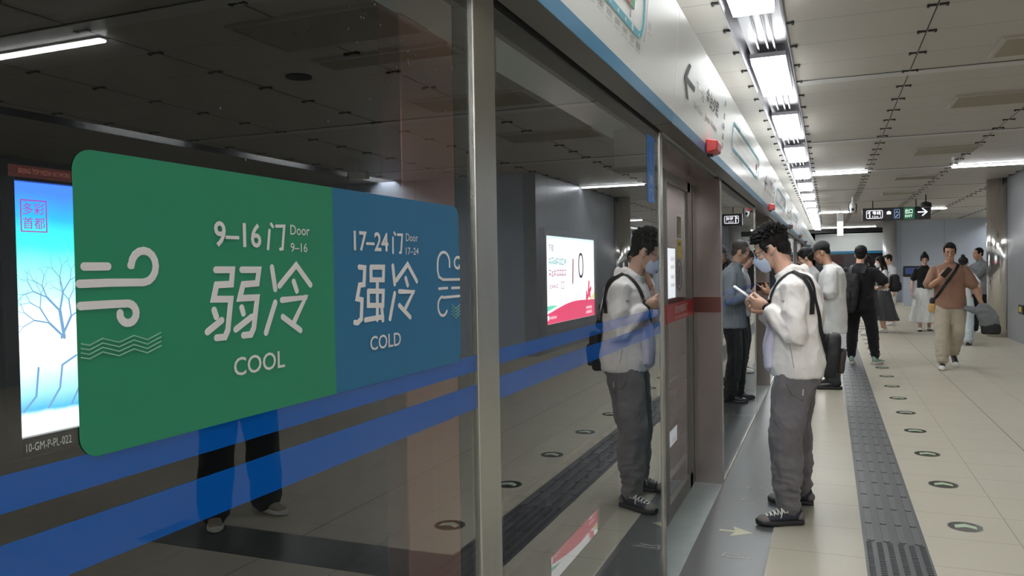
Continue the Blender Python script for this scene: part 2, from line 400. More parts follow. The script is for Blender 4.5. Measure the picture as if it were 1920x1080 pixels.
# air vents
def vent(x0, x1, y0, y1, label):
    r = empty('air_vent', ((x0+x1)/2, (y0+y1)/2, ZC)); hx = (x1-x0)/2; hy = (y1-y0)/2
    m = MB(); m.box(-hx, hx, -hy, -hy+.03, -.022, 0); m.box(-hx, hx, hy-.03, hy, -.022, 0); m.box(-hx, -hx+.03, -hy+.03, hy-.03, -.022, 0); m.box(hx-.03, hx, -hy+.03, hy-.03, -.022, 0)
    m.build('frame', M['ceil_vent'], r)
    m = MB(); m.box(-hx+.03, hx-.03, -hy+.03, hy-.03, -.003, -.001); m.build('backing', M['vent_dark'], r)
    m = MB(); n = 12
    for i in range(n):
        y = -hy+.03+(2*hy-.06)*(i+.5)/n; d = (2*hy-.06)/n*.52
        m.prism([(y-d, -.004), (y-d+.004, -.003), (y+d, -.020), (y+d-.004, -.021)], -hx+.03, hx-.03, lambda u, v, w: (w, u, v))
    o = m.build('louvre', M['vent'], r); o['kind'] = 'stuff'
    tag(r, label, 'air vent', 'louvred air vents in the ceiling')
M['ceil_vent'] = mat('vent_frame', lin(176,170,162), 0.42)
VL = [(1.17,2.35,4.2,4.85,'air vent seen mirrored at the top of the near glass pane'), (1.17,2.35,5.15,5.45,'narrow air vent seen mirrored beside the pink-tinted rear column'),
      (1.2,2.4,6.75,7.35,'air vent mirrored highest in the second glass pane'), (1.18,2.4,8.9,9.55,'wide louvred air vent at the right of the ceiling, nearest to the camera'),
      (1.18,2.02,12.75,13.45,'second louvred air vent ahead, above the passing passengers'), (1.18,1.95,16.6,17.25,'third faint air vent just above the hanging sign'),
      (1.18,1.92,20.3,20.85,'fourth faint air vent right behind the hanging sign')]
for v in VL: vent(*v)
# ---------------------------------------------------------------- platform walls
m = MB(); m.box(3.27, 3.5, 12.7, 18.05, 0, ZC)
struct(m.build('wall_right', M['wall']), 'grey metal panel wall on the right')
m = MB(); m.box(3.5, 9.0, 12.7, 12.9, 0, ZC)
struct(m.build('wall_side_passage', M['wall_end']), 'grey metal wall facing the side passage')
m = MB(); m.box(2.30, 9.0, 34.0, 34.3, 0, ZC)
struct(m.build('wall_end', M['wall_end']), 'pale blue-grey end wall')
m = MB(); m.box(9.0, 9.2, Y0, Y1, 0, ZC); struct(m.build('wall_far', M['wall']))
m = MB(); m.box(-1.6, 9.0, Y0-.2, Y0, 0, ZC); struct(m.build('wall_back', M['wall']))
m = MB(); m.box(-1.6, 9.0, 39.9, 40.1, 2.98, ZC+.3); struct(m.build('wall_soffit', M['vent_dark']))
M['col2'] = mat('satin_column', lin(190,190,192), .3, metal=.35)
def cyl(m, x, y, r, z0, z1, k=40): m.prism([(x+r*math.cos(2*PI*i/k), y+r*math.sin(2*PI*i/k)) for i in range(k)], z0, z1, lambda u, v, w: (u, v, w))
m = MB(); cyl(m, 3.26, 18.36, .295, 0.0, ZC)
o = m.build('steel_column', M['chrome'], smooth=False); o['kind'] = 'structure'
for p in o.data.polygons: p.use_smooth = abs(p.normal.z) < .5
tag(o, 'shiny round stainless column at the end of the right wall', 'column')
m = MB(); cyl(m, 2.20, 33.7, .24, 0.0, ZC)
o = m.build('steel_column', M['col2']); o['kind'] = 'structure'
for p in o.data.polygons: p.use_smooth = abs(p.normal.z) < .5
tag(o, 'slim stainless column at the left edge of the pale end wall', 'column')
# socket box in right wall
r = empty('wall_socket', (3.27, 16.8, .54))
m = MB(); m.box(-.02, 0, -.19, .19, 0, .17); bevel(m.build('back_box', M['black'], r), .006)
m = MB(); m.box(-.028, -.02, -.08, .10, .04, .13); m.build('cover', M['yellow'], r)
tag(r, 'small black socket box with yellowish cover low on the right wall', 'socket')
# kiosk by end wall
r = empty('ticket_kiosk', (2.72, 31.2, 0))
m = MB(); m.box(-.24, .24, -.2, .2, 0, 1.02); bevel(m.build('cabinet', M['wall_end'], r), .02)
m = MB(); m.prism([(-.22, 1.02), (.2, 1.02), (.2, 1.10), (-.05, 1.40), (-.22, 1.40)], -.26, .26, lambda u, v, w: (w, u, v)); bevel(m.build('head', M['black'], r), .02)
m = MB(); m.box(-.20, .20, -.226, -.221, 1.12, 1.34); m.build('screen', mat('kiosk_screen', lin(20,24,40), .2, em=lin(40,50,90), es=.6), r)
tag(r, 'grey service kiosk with dark bluish screen by the end wall', 'kiosk')

# ---------------------------------------------------------------- tunnel behind the screens
XT = -4.45; ZB = -1.43
m = MB(); m.box(XT-.4, XT-.06, Y0, Y1, ZB, 4.4); struct(m.build('wall_tunnel', M['tunnel']), 'dark tunnel wall across the track')
m = MB(); m.box(XT, -1.0, Y0, Y1, 4.2, 4.4); struct(m.build('ceiling_tunnel', M['tunnel']))
m = MB(); m.box(XT-.1, -1.0, Y0, Y1, ZB-.2, ZB-.01); struct(m.build('floor_track_bed', M['bed']))
m = MB(); m.box(-2.86, -2.40, Y0, Y1, ZB-.01, ZB); struct(m.build('floor_wet_channel', M['wet']), 'wet drainage channel mirroring the light boxes')
m = MB(); m.box(-1.05, -0.95, Y0, Y1, ZB, -.12); struct(m.build('wall_platform_edge', M['tunnel']))
m = MB(); m.box(-1.2, -.95, Y0, Y1, 2.62, 4.3); struct(m.build('wall_above_screen', M['tunnel']))
def rail(x, label):
    z = -1.06
    m = MB(); m.prism([(-.07, -.16), (.07, -.16), (.07, -.145), (.012, -.13), (.012, -.045), (.036, -.035), (.036, -.004), (.028, 0), (-.028, 0), (-.036, -.004), (-.036, -.035), (-.012, -.045), (-.012, -.13), (-.07, -.145)], Y0, Y1, lambda u, v, w: (x+u, w, z+v))
    tag(m.build('track_rail', M['rail']), label, 'rail')
rail(-1.81, 'steel running rail nearer the platform, seen low through the glass'); rail(-3.31, 'steel running rail nearer the tunnel wall, seen low through the glass')
m = MB()
y = Y0+.3
while y < 40: m.box(-1.98, -1.64, y-.12, y+.12, ZB-.01, -1.22); m.box(-3.48, -3.14, y-.12, y+.12, ZB-.01, -1.22); y += .6
o = m.build('trim_5', M['bed']); struct(o, 'concrete rail blocks')

def yz(x, s=1): return lambda u, v, w: (x+s*w, u, v)
# light boxes on tunnel wall
def ramp_mat(name, stops, strength, axis=2, lo=0, hi=1, rot=0, warp=0.0):
    m = bpy.data.materials.new(name); m.use_nodes = True; nt = m.node_tree; nt.nodes.clear(); N = nt.nodes.new; L = nt.links.new
    out = N('ShaderNodeOutputMaterial'); em = N('ShaderNodeEmission'); tc = N('ShaderNodeTexCoord'); sp = N('ShaderNodeSeparateXYZ'); L(tc.outputs['Object'], sp.inputs[0])
    mr = N('ShaderNodeMapRange'); mr.inputs[1].default_value = lo; mr.inputs[2].default_value = hi
    src = sp.outputs[axis]
    if warp:
        n = N('ShaderNodeTexNoise'); n.inputs['Scale'].default_value = 2.2; n.inputs['Detail'].default_value = 6; L(tc.outputs['Object'], n.inputs['Vector'])
        a = N('ShaderNodeMath'); a.operation = 'MULTIPLY_ADD'; L(n.outputs['Fac'], a.inputs[0]); a.inputs[1].default_value = warp; L(src, a.inputs[2]); src = a.outputs[0]
    L(src, mr.inputs[0]); cr = N('ShaderNodeValToRGB'); L(mr.outputs[0], cr.inputs[0])
    e = cr.color_ramp.elements
    while len(e) < len(stops): e.new(.5)
    for i, (p, c) in enumerate(stops): e[i].position = p; e[i].color = c
    L(cr.outputs[0], em.inputs[0]); em.inputs[1].default_value = strength; L(em.outputs[0], out.inputs[0])
    return m
def em_mat(name, c, s): return ramp_mat(name, [(0, c), (1, c)], s)
Z0A, Z1A = 0.55, 2.07
def lightbox(y0, y1, label, frame_w=.09):
    r = empty('light_box', (XT, (y0+y1)/2, 0)); h = (y1-y0)/2
    m = MB(); X = -.06
    m.box(X, .05, -h-frame_w, -h, Z0A-.12, Z1A+.12); m.box(X, .05, h, h+frame_w, Z0A-.12, Z1A+.12); m.box(X, .05, -h, h, Z0A-.12, Z0A); m.box(X, .05, -h, h, Z1A, Z1A+.12)
    bevel(m.build('frame', M['black'], r), .006)
    tag(r, label, 'light box')
    return r, h
# first: winter scene
r, h = lightbox(3.21, 6.26, 'trackside light box with turquoise winter scene, left of the green sticker')
m = MB(); m.box(-.02, .0, -h, h, Z0A, Z1A)
m.build('poster', ramp_mat('poster_winter', [(0, lin(250,250,255)), (.10, lin(250,250,255)), (.13, lin(60,150,240)), (.30, lin(200,235,255)), (.42, lin(255,255,255)), (.58, lin(170,240,235)), (.78, lin(60,225,190)), (.90, lin(40,150,235)), (1, lin(60,110,250))], AD_E*1.15, 2, Z0A, Z1A, warp=.10), r)
m = MB(); random.seed(3)
def branch(p, a, L_, w, dep):
    q = (p[0]+math.cos(a)*L_, p[1]+math.sin(a)*L_)
    if q[0] > h-.02 or q[0] < -h+.01: return
    m.ribbon([p, q], w, yz(0.002), 0, .001, cap=3)
    if dep > 0:
        for s in (-1, 1): branch(q, a+s*random.uniform(.25, .7), L_*random.uniform(.62, .8), w*.62, dep-1)
for cx in (-h+.33, -.2, .9): branch((cx, 1.12), PI/2+.15, .17, .022, 5); branch((cx-.02, 1.12), PI/2-.5, .15, .016, 4); branch((cx, 1.12), PI/2+.8, .14, .015, 4)
for i in range(5):
    a = -h+.05+i*.16; m.ribbon([(a, .70), (a+.08, .78+.03*i), (a+.1, .95), (a+.2, 1.0)][:3+(i % 2)], .013, yz(0.002), 0, .001)
m.build('poster_trees', em_mat('poster_branch', lin(110,150,190), AD_E*.8), r)
seal = em_mat('poster_seal', lin(170,60,150), AD_E*.7); P = []
fn = lambda u, v, w: (0.004+w, u, v)
def on_box(s, u0, u1, v0, v1, mm, name='lettering', par=None): return text(s, u0, u1, v0, v1, fn, mm, name, par)
S0 = -h+.065; S1 = S0+.165
P.append(text('多彩', S0+.012, S1-.012, 1.875, 1.945, fn, seal)); P.append(text('首都', S0+.012, S1-.012, 1.79, 1.862, fn, seal))
m = MB(); m.ribbon([(S0, 1.775), (S1, 1.775), (S1, 1.962), (S0, 1.962), (S0, 1.775)], .007, fn, 0, .001); P.append(m.build('seal_frame', seal))
merge(P, 'seal', r)
tm = em_mat('frame_text', lin(150,90,80), .35)
m = MB(); m.box(.051, .054, -h-.04, h, Z1A+.02, Z1A+.09); m.build('header_bar', mat('header_bar_brown', lin(80,44,38), .5, em=lin(90,44,38), es=.25), r)
o = text('BEIJING TOP MEDIA NETWORK', -h+.02, -h+.36, Z1A+.035, Z1A+.072, lambda u, v, w: (.055+w, u, v), tm, 'header_lettering', r)
o = text('10-GM-P-PL-022', -h+.02, -h+.32, Z0A-.085, Z0A-.035, lambda u, v, w: (.051+w, u, v), em_mat('code_text', lin(150,150,140), .5), 'code_lettering', r)
# second and third: white poster with a red wave
def red_ad(y0, y1, label):
    r, h = lightbox(y0, y1, label)
    m = MB(); m.box(-.02, 0, -h, h, Z0A, Z1A)
    m.build('poster', ramp_mat('poster_white', [(0, lin(250,246,252)), (.5, lin(252,250,255)), (.93, lin(250,252,255)), (1, lin(205,235,250))], AD_E, 2, Z0A, Z1A), r)
    fr = lambda k: (lambda u, v, w: (0.0005+k*.0012+w, u, v))
    rd = em_mat('poster_red', lin(238,62,110), AD_E*.8); wv = [(-h+2*h*i/24, .55+.20+.165*(i/24)+.05*math.sin(i/24*PI*1.6-.9)) for i in range(25)]
    m = MB(); m.prism([(-h, .76), (-h+.3, .79), (-h+.7, .855), (-h+.35, .865), (-h, .855)], 0, .001, fr(0)); m.build('poster_green_wave', em_mat('poster_green', lin(120,220,190), AD_E*.8), r)
    m = MB(); m.prism([(h-.45, .84), (h, .90), (h, 1.02), (h-.2, .95)], 0, .001, fr(0)); m.build('poster_yellow_wave', em_mat('poster_yellow', lin(245,235,170), AD_E*.8), r)
    m = MB(); m.prism([(-h, .552)]+[(h, .552)]+wv[::-1], 0, .001, fr(1)); m.build('poster_red_wave', rd, r)
    wt = em_mat('poster_text_white', lin(255,240,245), AD_E); dk = em_mat('poster_text_dark', lin(90,70,100), AD_E*.5); tl = em_mat('poster_text_teal', lin(110,190,190), AD_E*.7); pk = em_mat('poster_text_pink', lin(200,120,150), AD_E*.7)
    f2 = fr(2); P = []
    m = MB(); m.prism([(-h+.16+.05*math.cos(a), .655+.05*math.sin(a)) for a in [2*PI*i/16 for i in range(16)]], 0, .001, f2); P.append(m.build('x', wt))
    P.append(marks(5, -h+.23, -h+.62, .63, .68, f2, wt, 2)); P.append(marks(8, h-.62, h-.2, .70, .76, f2, wt, 3)); P.append(marks(7, h-.62, h-.2, .61, .67, f2, wt, 4))
    merge(P, 'footer_lettering', r)
    P = [text('下载', -h+.22, -h+.5, 1.80, 1.93, f2, dk)]
    P.append(marks(7, -h+.22, -h+1.2, 1.57, 1.70, f2, tl, 5)); P.append(marks(7, -h+.22, -h+1.2, 1.37, 1.49, f2, pk, 6)); P.append(marks(4, -h+.25, -h+.75, 1.16, 1.24, f2, pk, 7))
    m = MB(); m.ribbon([(-h+.90, 1.15), (-h+1.06, 1.15), (-h+1.06, 1.26), (-h+.90, 1.26), (-h+.90, 1.15)], .012, f2, 0, .001); P.append(m.build('x', pk))
    merge(P, 'poster_lettering', r)
    m = MB(); m.ribbon([(-h+1.58, 1.24), (-h+1.60, 1.45), (-h+1.62, 1.66)], .06, f2, 0, .001); m.build('poster_red_bracelet', em_mat('poster_brown_red', lin(180,70,60), AD_E*.5), r)
    m = MB(); pts = [(-h+2.12+.14*math.cos(a)*(abs(math.cos(a))**-.3 if abs(math.cos(a)) > .2 else 1), 1.56+.22*math.sin(a)) for a in [2*PI*i/20 for i in range(21)]]; m.ribbon(pts, .05, f2, 0, .001); m.build('poster_watch_ring', em_mat('poster_navy', lin(40,30,80), AD_E*.4), r)
    m = MB()
    for a, b in (((2.55, .93), (2.78, 1.10)), ((2.62, 1.0), (2.66, 1.22)), ((2.72, .95), (2.66, 1.05)), ((2.48, .9), (2.5, 1.02))): m.ribbon([(-h+a[0], a[1]), (-h+b[0], b[1])], .09, f2, 0, .001)
    m.build('poster_red_figure', rd, r)
    return r
red_ad(12.57, 15.62, 'trackside light box with white poster and red wave, seen in the second glass pane')
r, h = lightbox(21.8, 24.85, 'trackside light box glimpsed as a white strip through the sliding door glass')
m = MB(); m.box(-.02, 0, -h, h, Z0A, Z1A); m.build('poster', ramp_mat('poster_pale', [(0, lin(235,238,250)), (.5, lin(252,250,255)), (1, lin(240,240,250))], AD_E, 2, Z0A, Z1A), r)
P = []
for i, zz in enumerate((1.75, 1.5, 1.2, .95)): P.append(marks(4, h-.75, h-.15, zz-.06, zz+.06, lambda u, v, w: (.0015+w, u, v), em_mat('poster_ink', lin(190,150,150), AD_E*.6), i))
merge(P, 'poster_lettering', r)

# ---------------------------------------------------------------- platform screen doors
def pane(y0, y1, label, frit=.055, name='glass_pane'):
    r = empty(name, (XG, (y0+y1)/2, 0)); h = (y1-y0)/2
    m = MB(); m.box(-.012, 0, -h, h, .02, 2.085); m.build('glass', M['glass'], r)
    m = MB()
    m.box(-.016, .0006, -h, -h+frit, .02, 2.085) if False else None
    for a, b in ((-h, -h+frit), (h-frit, h)): m.box(-.0145, -.0125, a, b, .02, 2.085)
    m.box(-.0145, -.0125, -h+frit, h-frit, 2.03, 2.085)
    m.build('black_border', M['rubber'], r)
    m = MB(); m.box(.0, .0005, -h+frit*.0, h, 1.290, 1.324); m.build('band', M['blue_band'], r)
    m = MB(); m.box(.0, .0005, -h+frit*.0, h, 1.212, 1.262); m.build('band', M['blue_band'], r)
    m = MB(); m.box(-.02, .006, -h, h, 0, .02); m.build('bottom_trim', M['steel'], r)
    m = MB(); m.box(-.02, .002, -h, h, 2.085, 2.112); m.build('top_seal', M['rubber'], r)
    tag(r, label, 'glass panel')
    return r
PITCH = 4.74
M['jamb_brown'] = mat('brown_jamb_band', lin(112,72,66), .25, metal=.3)
g0 = pane(-3.3, 1.492, 'large fixed glass pane carrying the green and blue sticker')
g1 = pane(1.604, 3.44, 'fixed glass pane between the near steel post and the first door opening')
m = MB(); m.box(XG-.03, XG+.008, 1.492, 1.604, 0, 2.112); bevel(tag(m.build('screen_post', M['steel']), 'wide brushed steel post between the two nearest glass panes', 'post'), .003)
m = MB(); m.box(XG-.03, XG+.006, 3.44, 3.50, 0, 2.112); m.box(XG-.2, XG-.03, 3.44, 3.50, 0, 2.112)
bevel(tag(m.build('screen_post', M['steel']), 'narrow steel post at the near side of the first door opening', 'post'), .003)
ordw = ['first', 'second', 'third', 'fourth', 'fifth', 'sixth', 'seventh', 'eighth']
NO = 8
def leaf(y0, y1, label, far=True, detail=True):
    r = empty('sliding_door', (-.87, (y0+y1)/2, 0)); h = (y1-y0)/2
    m = MB(); m.box(-.03, 0, -h, -h+.07, .0, 2.06); m.box(-.03, 0, h-.17 if far else h-.07, h, .0, 2.06); m.box(-.03, 0, -h+.07, h-.07, 2.0, 2.06); m.box(-.03, 0, -h+.07, h-.07, 0.0, .10)
    m.build('frame', M['steel_dark'], r)
    m = MB(); m.box(-.022, -.010, -h+.07, h-(.17 if far else .07), .10, 2.0); m.build('glass', M['glass'], r)
    m = MB(); m.box(-.009, .002, -h+.02, h-.01, 1.17, 1.28); m.build('warning_band', M['redband'], r)
    if detail:
        f = lambda u, v, w: (.0025+w, u, v)
        merge([text('请勿倚靠车门', -h+.28, h-.25, 1.215, 1.262, f, M['paper']), text('Do not lean on the door', -h+.28, h-.25, 1.183, 1.20, f, M['paper'])], 'band_lettering', r)
        m = MB(); gf = lambda u, v, w: (-.0095+w, u, v); c = .02
        for cz in (1.445,): m.ribbon([(c+.09*math.cos(a), cz+.09*math.sin(a)) for a in [2*PI*i/24 for i in range(25)]], .012, gf, 0, .001)
        for pts in ([(c-.05, 1.445), (c, 1.50), (c, 1.39), (c-.05, 1.445)], [(c+.05, 1.445), (c+.012, 1.50), (c+.012, 1.39), (c+.05, 1.445)]): m.ribbon(pts, .008, gf, 0, .001)
        m.build('door_symbol', M['ink_grey'], r)
        m = MB(); m.box(-.0095, -.0085, c-.06, c+.075, 1.555, 1.672); m.build('notice', M['yellow'], r)
        merge([marks(4, c-.045, c+.06, 1.635, 1.66, lambda u, v, w: (-.0082+w, u, v), M['ink'])], 'notice_lettering', r)
        m = MB(); m.box(-.0095, -.0085, c-.06, c+.075, 1.685, 1.82); m.build('warning_sign', mat('warning_grey_green', lin(96,112,104), .5), r)
        m = MB(); m.ribbon([(c-.035, 1.70), (c+.05, 1.70), (c+.008, 1.80), (c-.035, 1.70)], .008, lambda u, v, w: (-.008+w, u, v), 0, .001); m.build('warning_triangle', M['yellow'], r)
    tag(r, label, 'sliding door')
    return r
for k in range(NO):
    a = 3.56+PITCH*k; b = a+1.97; a2 = a+PITCH
    wd = ordw[k]
    # far jamb box
    m = MB(); m.box(-.87, XG+.004, b, b+.07, 0, 2.112)
    bevel(tag(m.build('door_jamb', M['steel_pillar']), f'steel jamb with painted-in pinkish reflection on the far side of the {wd} door opening', 'door jamb', 'far jambs of the door openings' if k > 3 else None), .003)
    m = MB(); m.box(-.865, XG+.001, b-.0012, b-.0002, 1.185, 1.290); m.build('jamb_band', M['jamb_brown'], bpy.data.objects[[o.name for o in bpy.data.objects if o.name.startswith('door_jamb')][-1]])  # brown band across the near face of the jamb
    leaf(a, a+.98, f'near sliding leaf of the {wd} platform door, behind the fixed glass', far=False, detail=False)
    leaf(a+.985, b-.005, f'far sliding leaf of the {wd} platform door with red warning band', far=True, detail=k < 2)
    m = MB(); m.box(-.92, XG+.002, a-.06, b, -.02, .004); tag(m.build('door_sill', M['sill']), f'grey metal sill in the {wd} door opening', 'sill')
    m = MB(); m.box(-.90, -.86, a-.06, b, 2.06, 2.088); m.box(-.87, XG-.02, a-.06, b, 2.088, 2.096); tag(m.build('door_lintel', M['steel_pillar']), f'steel lintel over the {wd} door opening', 'lintel')
    if k < NO-1:
        pane(b+.07, a2-.07, f'fixed glass pane between the {wd} and {ordw[k+1]} door openings')
        m = MB(); m.box(XG-.03, XG+.006, a2-.07, a2-.01, 0, 2.112); m.box(XG-.2, XG-.03, a2-.07, a2-.01, 0, 2.112)
        tag(m.build('screen_post', M['steel']), f'narrow steel post at the near side of the {ordw[k+1]} door opening', 'post')
    # arrow and decals on the floor
    for q, (py, outline) in enumerate(((a+1.01, False), (a+1.66, True), (a+1.95, True), (a+.62, True))):
        m = MB(); f = lambda u, v, w: (u, v, w)
        if not outline:
            m.prism([(-.585, py-.015), (-.50, py-.015), (-.52, py-.09), (-.398, py), (-.52, py+.09), (-.50, py+.015), (-.585, py+.015)], .0, .0012, f)
            tag(m.build('floor_arrow', M['arrow']), f'worn yellowish arrow on the dark floor strip before the {wd} door', 'floor arrow')
        elif k < 2:
            m.ribbon([(-.52, py-.02), (-.44, py-.025), (-.38, py-.02), (-.44, py+.01), (-.41, py+.03), (-.47, py+.01), (-.51, py+.03), (-.52, py-.02)], .007, f, 0, .001)
            tag(m.build('floor_decal', M['decal']), f'faint worn outline mark on the dark strip at the {wd} door, {["", "just past the arrow", "by the far jamb", "before the arrow"][q]}', 'floor mark')
# column behind left pane
m = MB(); m.box(-1.0, -.94, 1.655, 1.80, 0, 2.6); m.box(-1.0, -.945, 1.803, 1.98, 0, 2.6)
bevel(tag(m.build('rear_column', M['steel_reflect_pink']), 'steel column with painted-in pink reflection standing behind the near glass pane', 'column'), .003)

# ---------------------------------------------------------------- header fascia
M['red_old'] = mat('dark_red_plastic', lin(70,34,34), .5)
XH = -.60; TILT = .0894
def hx(z): return XH+TILT*(z-2.10)
hf = lambda u, v, w: (hx(v)+.0008+w, u, v)
seams = [-6.9+0, -1.44, 3.30]+[3.30+PITCH*k for k in range(1, 9)]
for i in range(len(seams)-1):
    a, b = seams[i]+.003, seams[i+1]-.003
    r = empty('header_panel', (0, 0, 0))
    m = MB(); m.prism([(hx(2.10), 2.10), (hx(2.565), 2.565), (hx(2.565)-.02, 2.58), (-.95, 2.58), (-.95, 2.114), (XG+.004, 2.114), (XG+.012, 2.10)], a, b, lambda u, v, w: (u, w, v)); m.build('fascia', M['header'], r)
    m = MB(); m.prism([(hx(2.100), 2.100), (hx(2.146), 2.146), (hx(2.146)+.0015, 2.146), (hx(2.100)+.0015, 2.100)], a, b, lambda u, v, w: (u, w, v)); m.build('blue_stripe', M['blue_stripe'], r)
    m = MB(); m.prism([(hx(2.10)+.001, 2.098), (XG+.012, 2.092), (XG+.012, 2.1), (hx(2.10), 2.104)], a, b, lambda u, v, w: (u, w, v)); m.build('underside_trim', M['steel_dark'], r)
    lab = ['header panel behind the photographer', 'white header panel with the loop line map, nearest the camera', 'white header panel with the next-station arrow above the first door'][i] if i < 3 else f'white header panel above the {ordw[i-2]} door opening'
    tag(r, lab, 'header panel')
    base = seams[i]
    det = i in (1, 2, 3)
    P = []
    if i >= 1:
        # route loop map in the far part of the panel, 2.06..4.12 after the seam
        L0, L1 = base+2.06, base+4.12
        zt, zb, rr = 2.44, 2.277, .06
        def rrect(x0, x1, z0, z1, q): 
            pts = []
            for cx, cz, s in ((x1-q, z1-q, 0), (x0+q, z1-q, 90), (x0+q, z0+q, 180), (x1-q, z0+q, 270)):
                pts += [(cx+q*math.cos(math.radians(s+t)), cz+q*math.sin(math.radians(s+t))) for t in range(0, 91, 15)]
            return pts+[pts[0]]
        m = MB(); m.ribbon(rrect(L0, L1, zb, zt, rr), .024, hf, 0, .0004, cap=3); P.append(m.build('x', M['teal']))
        m = MB(); m.ribbon([(L1+.03, zb-.0), (L1+.045, 2.33), (L1+.045, 2.43)], .005, hf, 0, .0004, cap=3); P.append(m.build('x', M['ink_grey']))
        n = 22; dots = MB()
        for j in range(n):
            yy = L1-.05-.0935*j
            if yy < L0: break
            for zz in (zb, zt):
                R = .006 if (j % 4) != 1 else .013
                dots.prism([(yy+R*math.cos(t), zz+R*math.sin(t)) for t in [2*PI*q/10 for q in range(10)]], .0005, .0011, hf)
        P.append(dots.build('x', M['header']))
        low = ['潘家园', '十里河', '分钟寺', '成寿寺', '宋家庄', '石榴庄', '大红门', '角门东', '角门西', '草桥', '纪家庙', '首经贸', '丰台站', '泥洼', '西局', '六里桥', '莲花桥', '公主坟', '西钓鱼台', '慈寿寺', '车道沟', '长春桥']
        eng = ['Panjiayuan', 'Shilihe', 'Fenzhongsi', 'Chengshousi', 'Songjiazhuang', 'Shiliuzhuang', 'Dahongmen', 'Jiaomen Dong', 'Jiaomen Xi', 'Caoqiao', 'Jijiamiao', 'Shoujingmao', 'Fengtaizhan', 'Niwa', 'Xiju', 'Liuliqiao', 'Lianhuaqiao', 'Gongzhufen', 'Xidiaoyutai', 'Cishousi', 'Chedaogou', 'Changchunqiao']
        if det:
            for j in range(min(n, 16 if i == 1 else 22)):
                yy = L1-.05-.0935*j
                P.append(text(low[j], yy-.030, yy+.030, 2.232, 2.252, hf, M['ink'])); P.append(text(eng[j], yy-.032, yy+.032, 2.220, 2.227, hf, M['ink_grey']))
                if i > 1: P.append(text(low[-1-j], yy-.026, yy+.026, 2.385, 2.402, hf, M['ink'])); P.append(text(low[-5-j] if j < 17 else low[j], yy-.026, yy+.026, 2.320, 2.337, hf, M['ink_grey']))
                P.append(text(eng[-1-j], yy-.03, yy+.03, 2.468, 2.476, hf, M['ink_grey']))
            P.append(text('劲松', L1+.075, L1+.12, 2.335, 2.36, hf, M['ink_grey'])); P.append(text('Jinsong', L1+.075, L1+.13, 2.315, 2.323, hf, M['ink_grey']))
        else:
            m = MB()
            for j in range(20):
                yy = L1-.05-.0935*j
                for z_ in (2.235, 2.33, 2.40):
                    for q in range(3): m.box(hx(z_)+.0005, hx(z_)+.0012, yy-.028+q*.02, yy-.014+q*.02, z_, z_+.016)
            P.append(m.build('x', M['ink_grey']))
        # you-are-here tag, red and green, with pointer
        yr = L1-.10-.0935
        m = MB(); m.prism([(yr-.08, 2.335), (yr, 2.335), (yr, 2.378), (yr-.08, 2.378)], 0, .0014, hf); P.append(m.build('x', M['red_tag']))
        m = MB(); m.prism([(yr, 2.335), (yr+.055, 2.335), (yr+.055, 2.378), (yr, 2.378)], 0, .0014, hf); P.append(m.build('x', M['green_tag']))
        m = MB(); m.prism([(yr+.004, 2.30), (yr+.018, 2.30), (yr+.011, 2.334)], 0, .0014, hf); P.append(m.build('x', M['ink_grey']))
        merge(P, 'route_map', r)
    if i >= 1:
        P = []; s = base-3.30
        m = MB(); q = s
        m.prism([(3.505+q, 2.333), (3.60+q, 2.41), (3.655+q, 2.41), (3.575+q, 2.345), (3.80+q, 2.345), (3.80+q, 2.321), (3.575+q, 2.321), (3.655+q, 2.256), (3.60+q, 2.256)], 0, .0006, hf)
        P.append(m.build('x', M['ink']))
        P.append(text('下一站', 3.80+s if False else 3.83+s, 4.09+s, 2.325, 2.387, hf, M['ink_grey'])); P.append(text('金台夕照', 4.15+s, 4.63+s, 2.338, 2.425, hf, M['ink'], bold=.02))
        P.append(text('Next Station', 3.80+s, 4.07+s, 2.252, 2.284, hf, M['ink_grey'])); P.append(text('Jintai Xizhao', 4.16+s, 4.62+s, 2.248, 2.290, hf, M['ink']))
        for j, zz in enumerate((2.475, 2.40, 2.34, 2.28, 2.225)): P.append(marks(2 if j % 2 else 3, 4.865+s, 4.935+s, zz-.016, zz+.016, hf, M['ink_grey'], j+3))
        merge(P, 'next_station_lettering', r)
for k in range(-1, 7):
    y = 4.34+PITCH*k; xx = hx(2.125)
    m = MB(); m.prism([(0, 2.098), (.055, 2.110), (.062, 2.160), (0, 2.172)], y-.09, y+.09, lambda u, v, w: (xx+.004+u, w, v))
    o = bevel(m.build('alarm_lamp', M['red'] if k < 2 else M['red_old']), .006)
    tag(o, ['red box lamp under the header behind the camera', 'red box lamp on the header stripe above the first door', 'small red box lamp on the header stripe above the second door', 'tiny red box lamp above the third door'][k+1] if k < 3 else 'tiny red box lamp far along the header stripe', 'alarm lamp', 'red box lamps on the header')
    m = MB(); m.box(xx, xx+.03, y-.02, y+.02, 2.088, 2.098); m.build('lens', M['black'], None).parent = o
# far perpendicular screen header
r = empty('far_screen', (0, 0, 0))
m = MB(); m.box(-.6, 2.9, 42.0, 42.4, 2.14, 3.0); m.build('fascia', M['header'], r)
m = MB(); m.box(-.6, 2.9, 41.97, 42.0, 2.02, 2.14); m.build('blue_stripe', M['blue_stripe'], r)
m = MB(); m.box(-.6, 2.9, 42.1, 42.2, 0.005, 2.02); m.build('dark_glass', mat('dark_far_glass', lin(44,36,40), .15), r)
m = MB(); m.box(-.4, .7, 42.06, 42.09, 1.5, 1.95); m.build('red_poster', M['red_old'], r)
tag(r, 'white header band with blue stripe crossing the far end of the platform', 'platform screen')

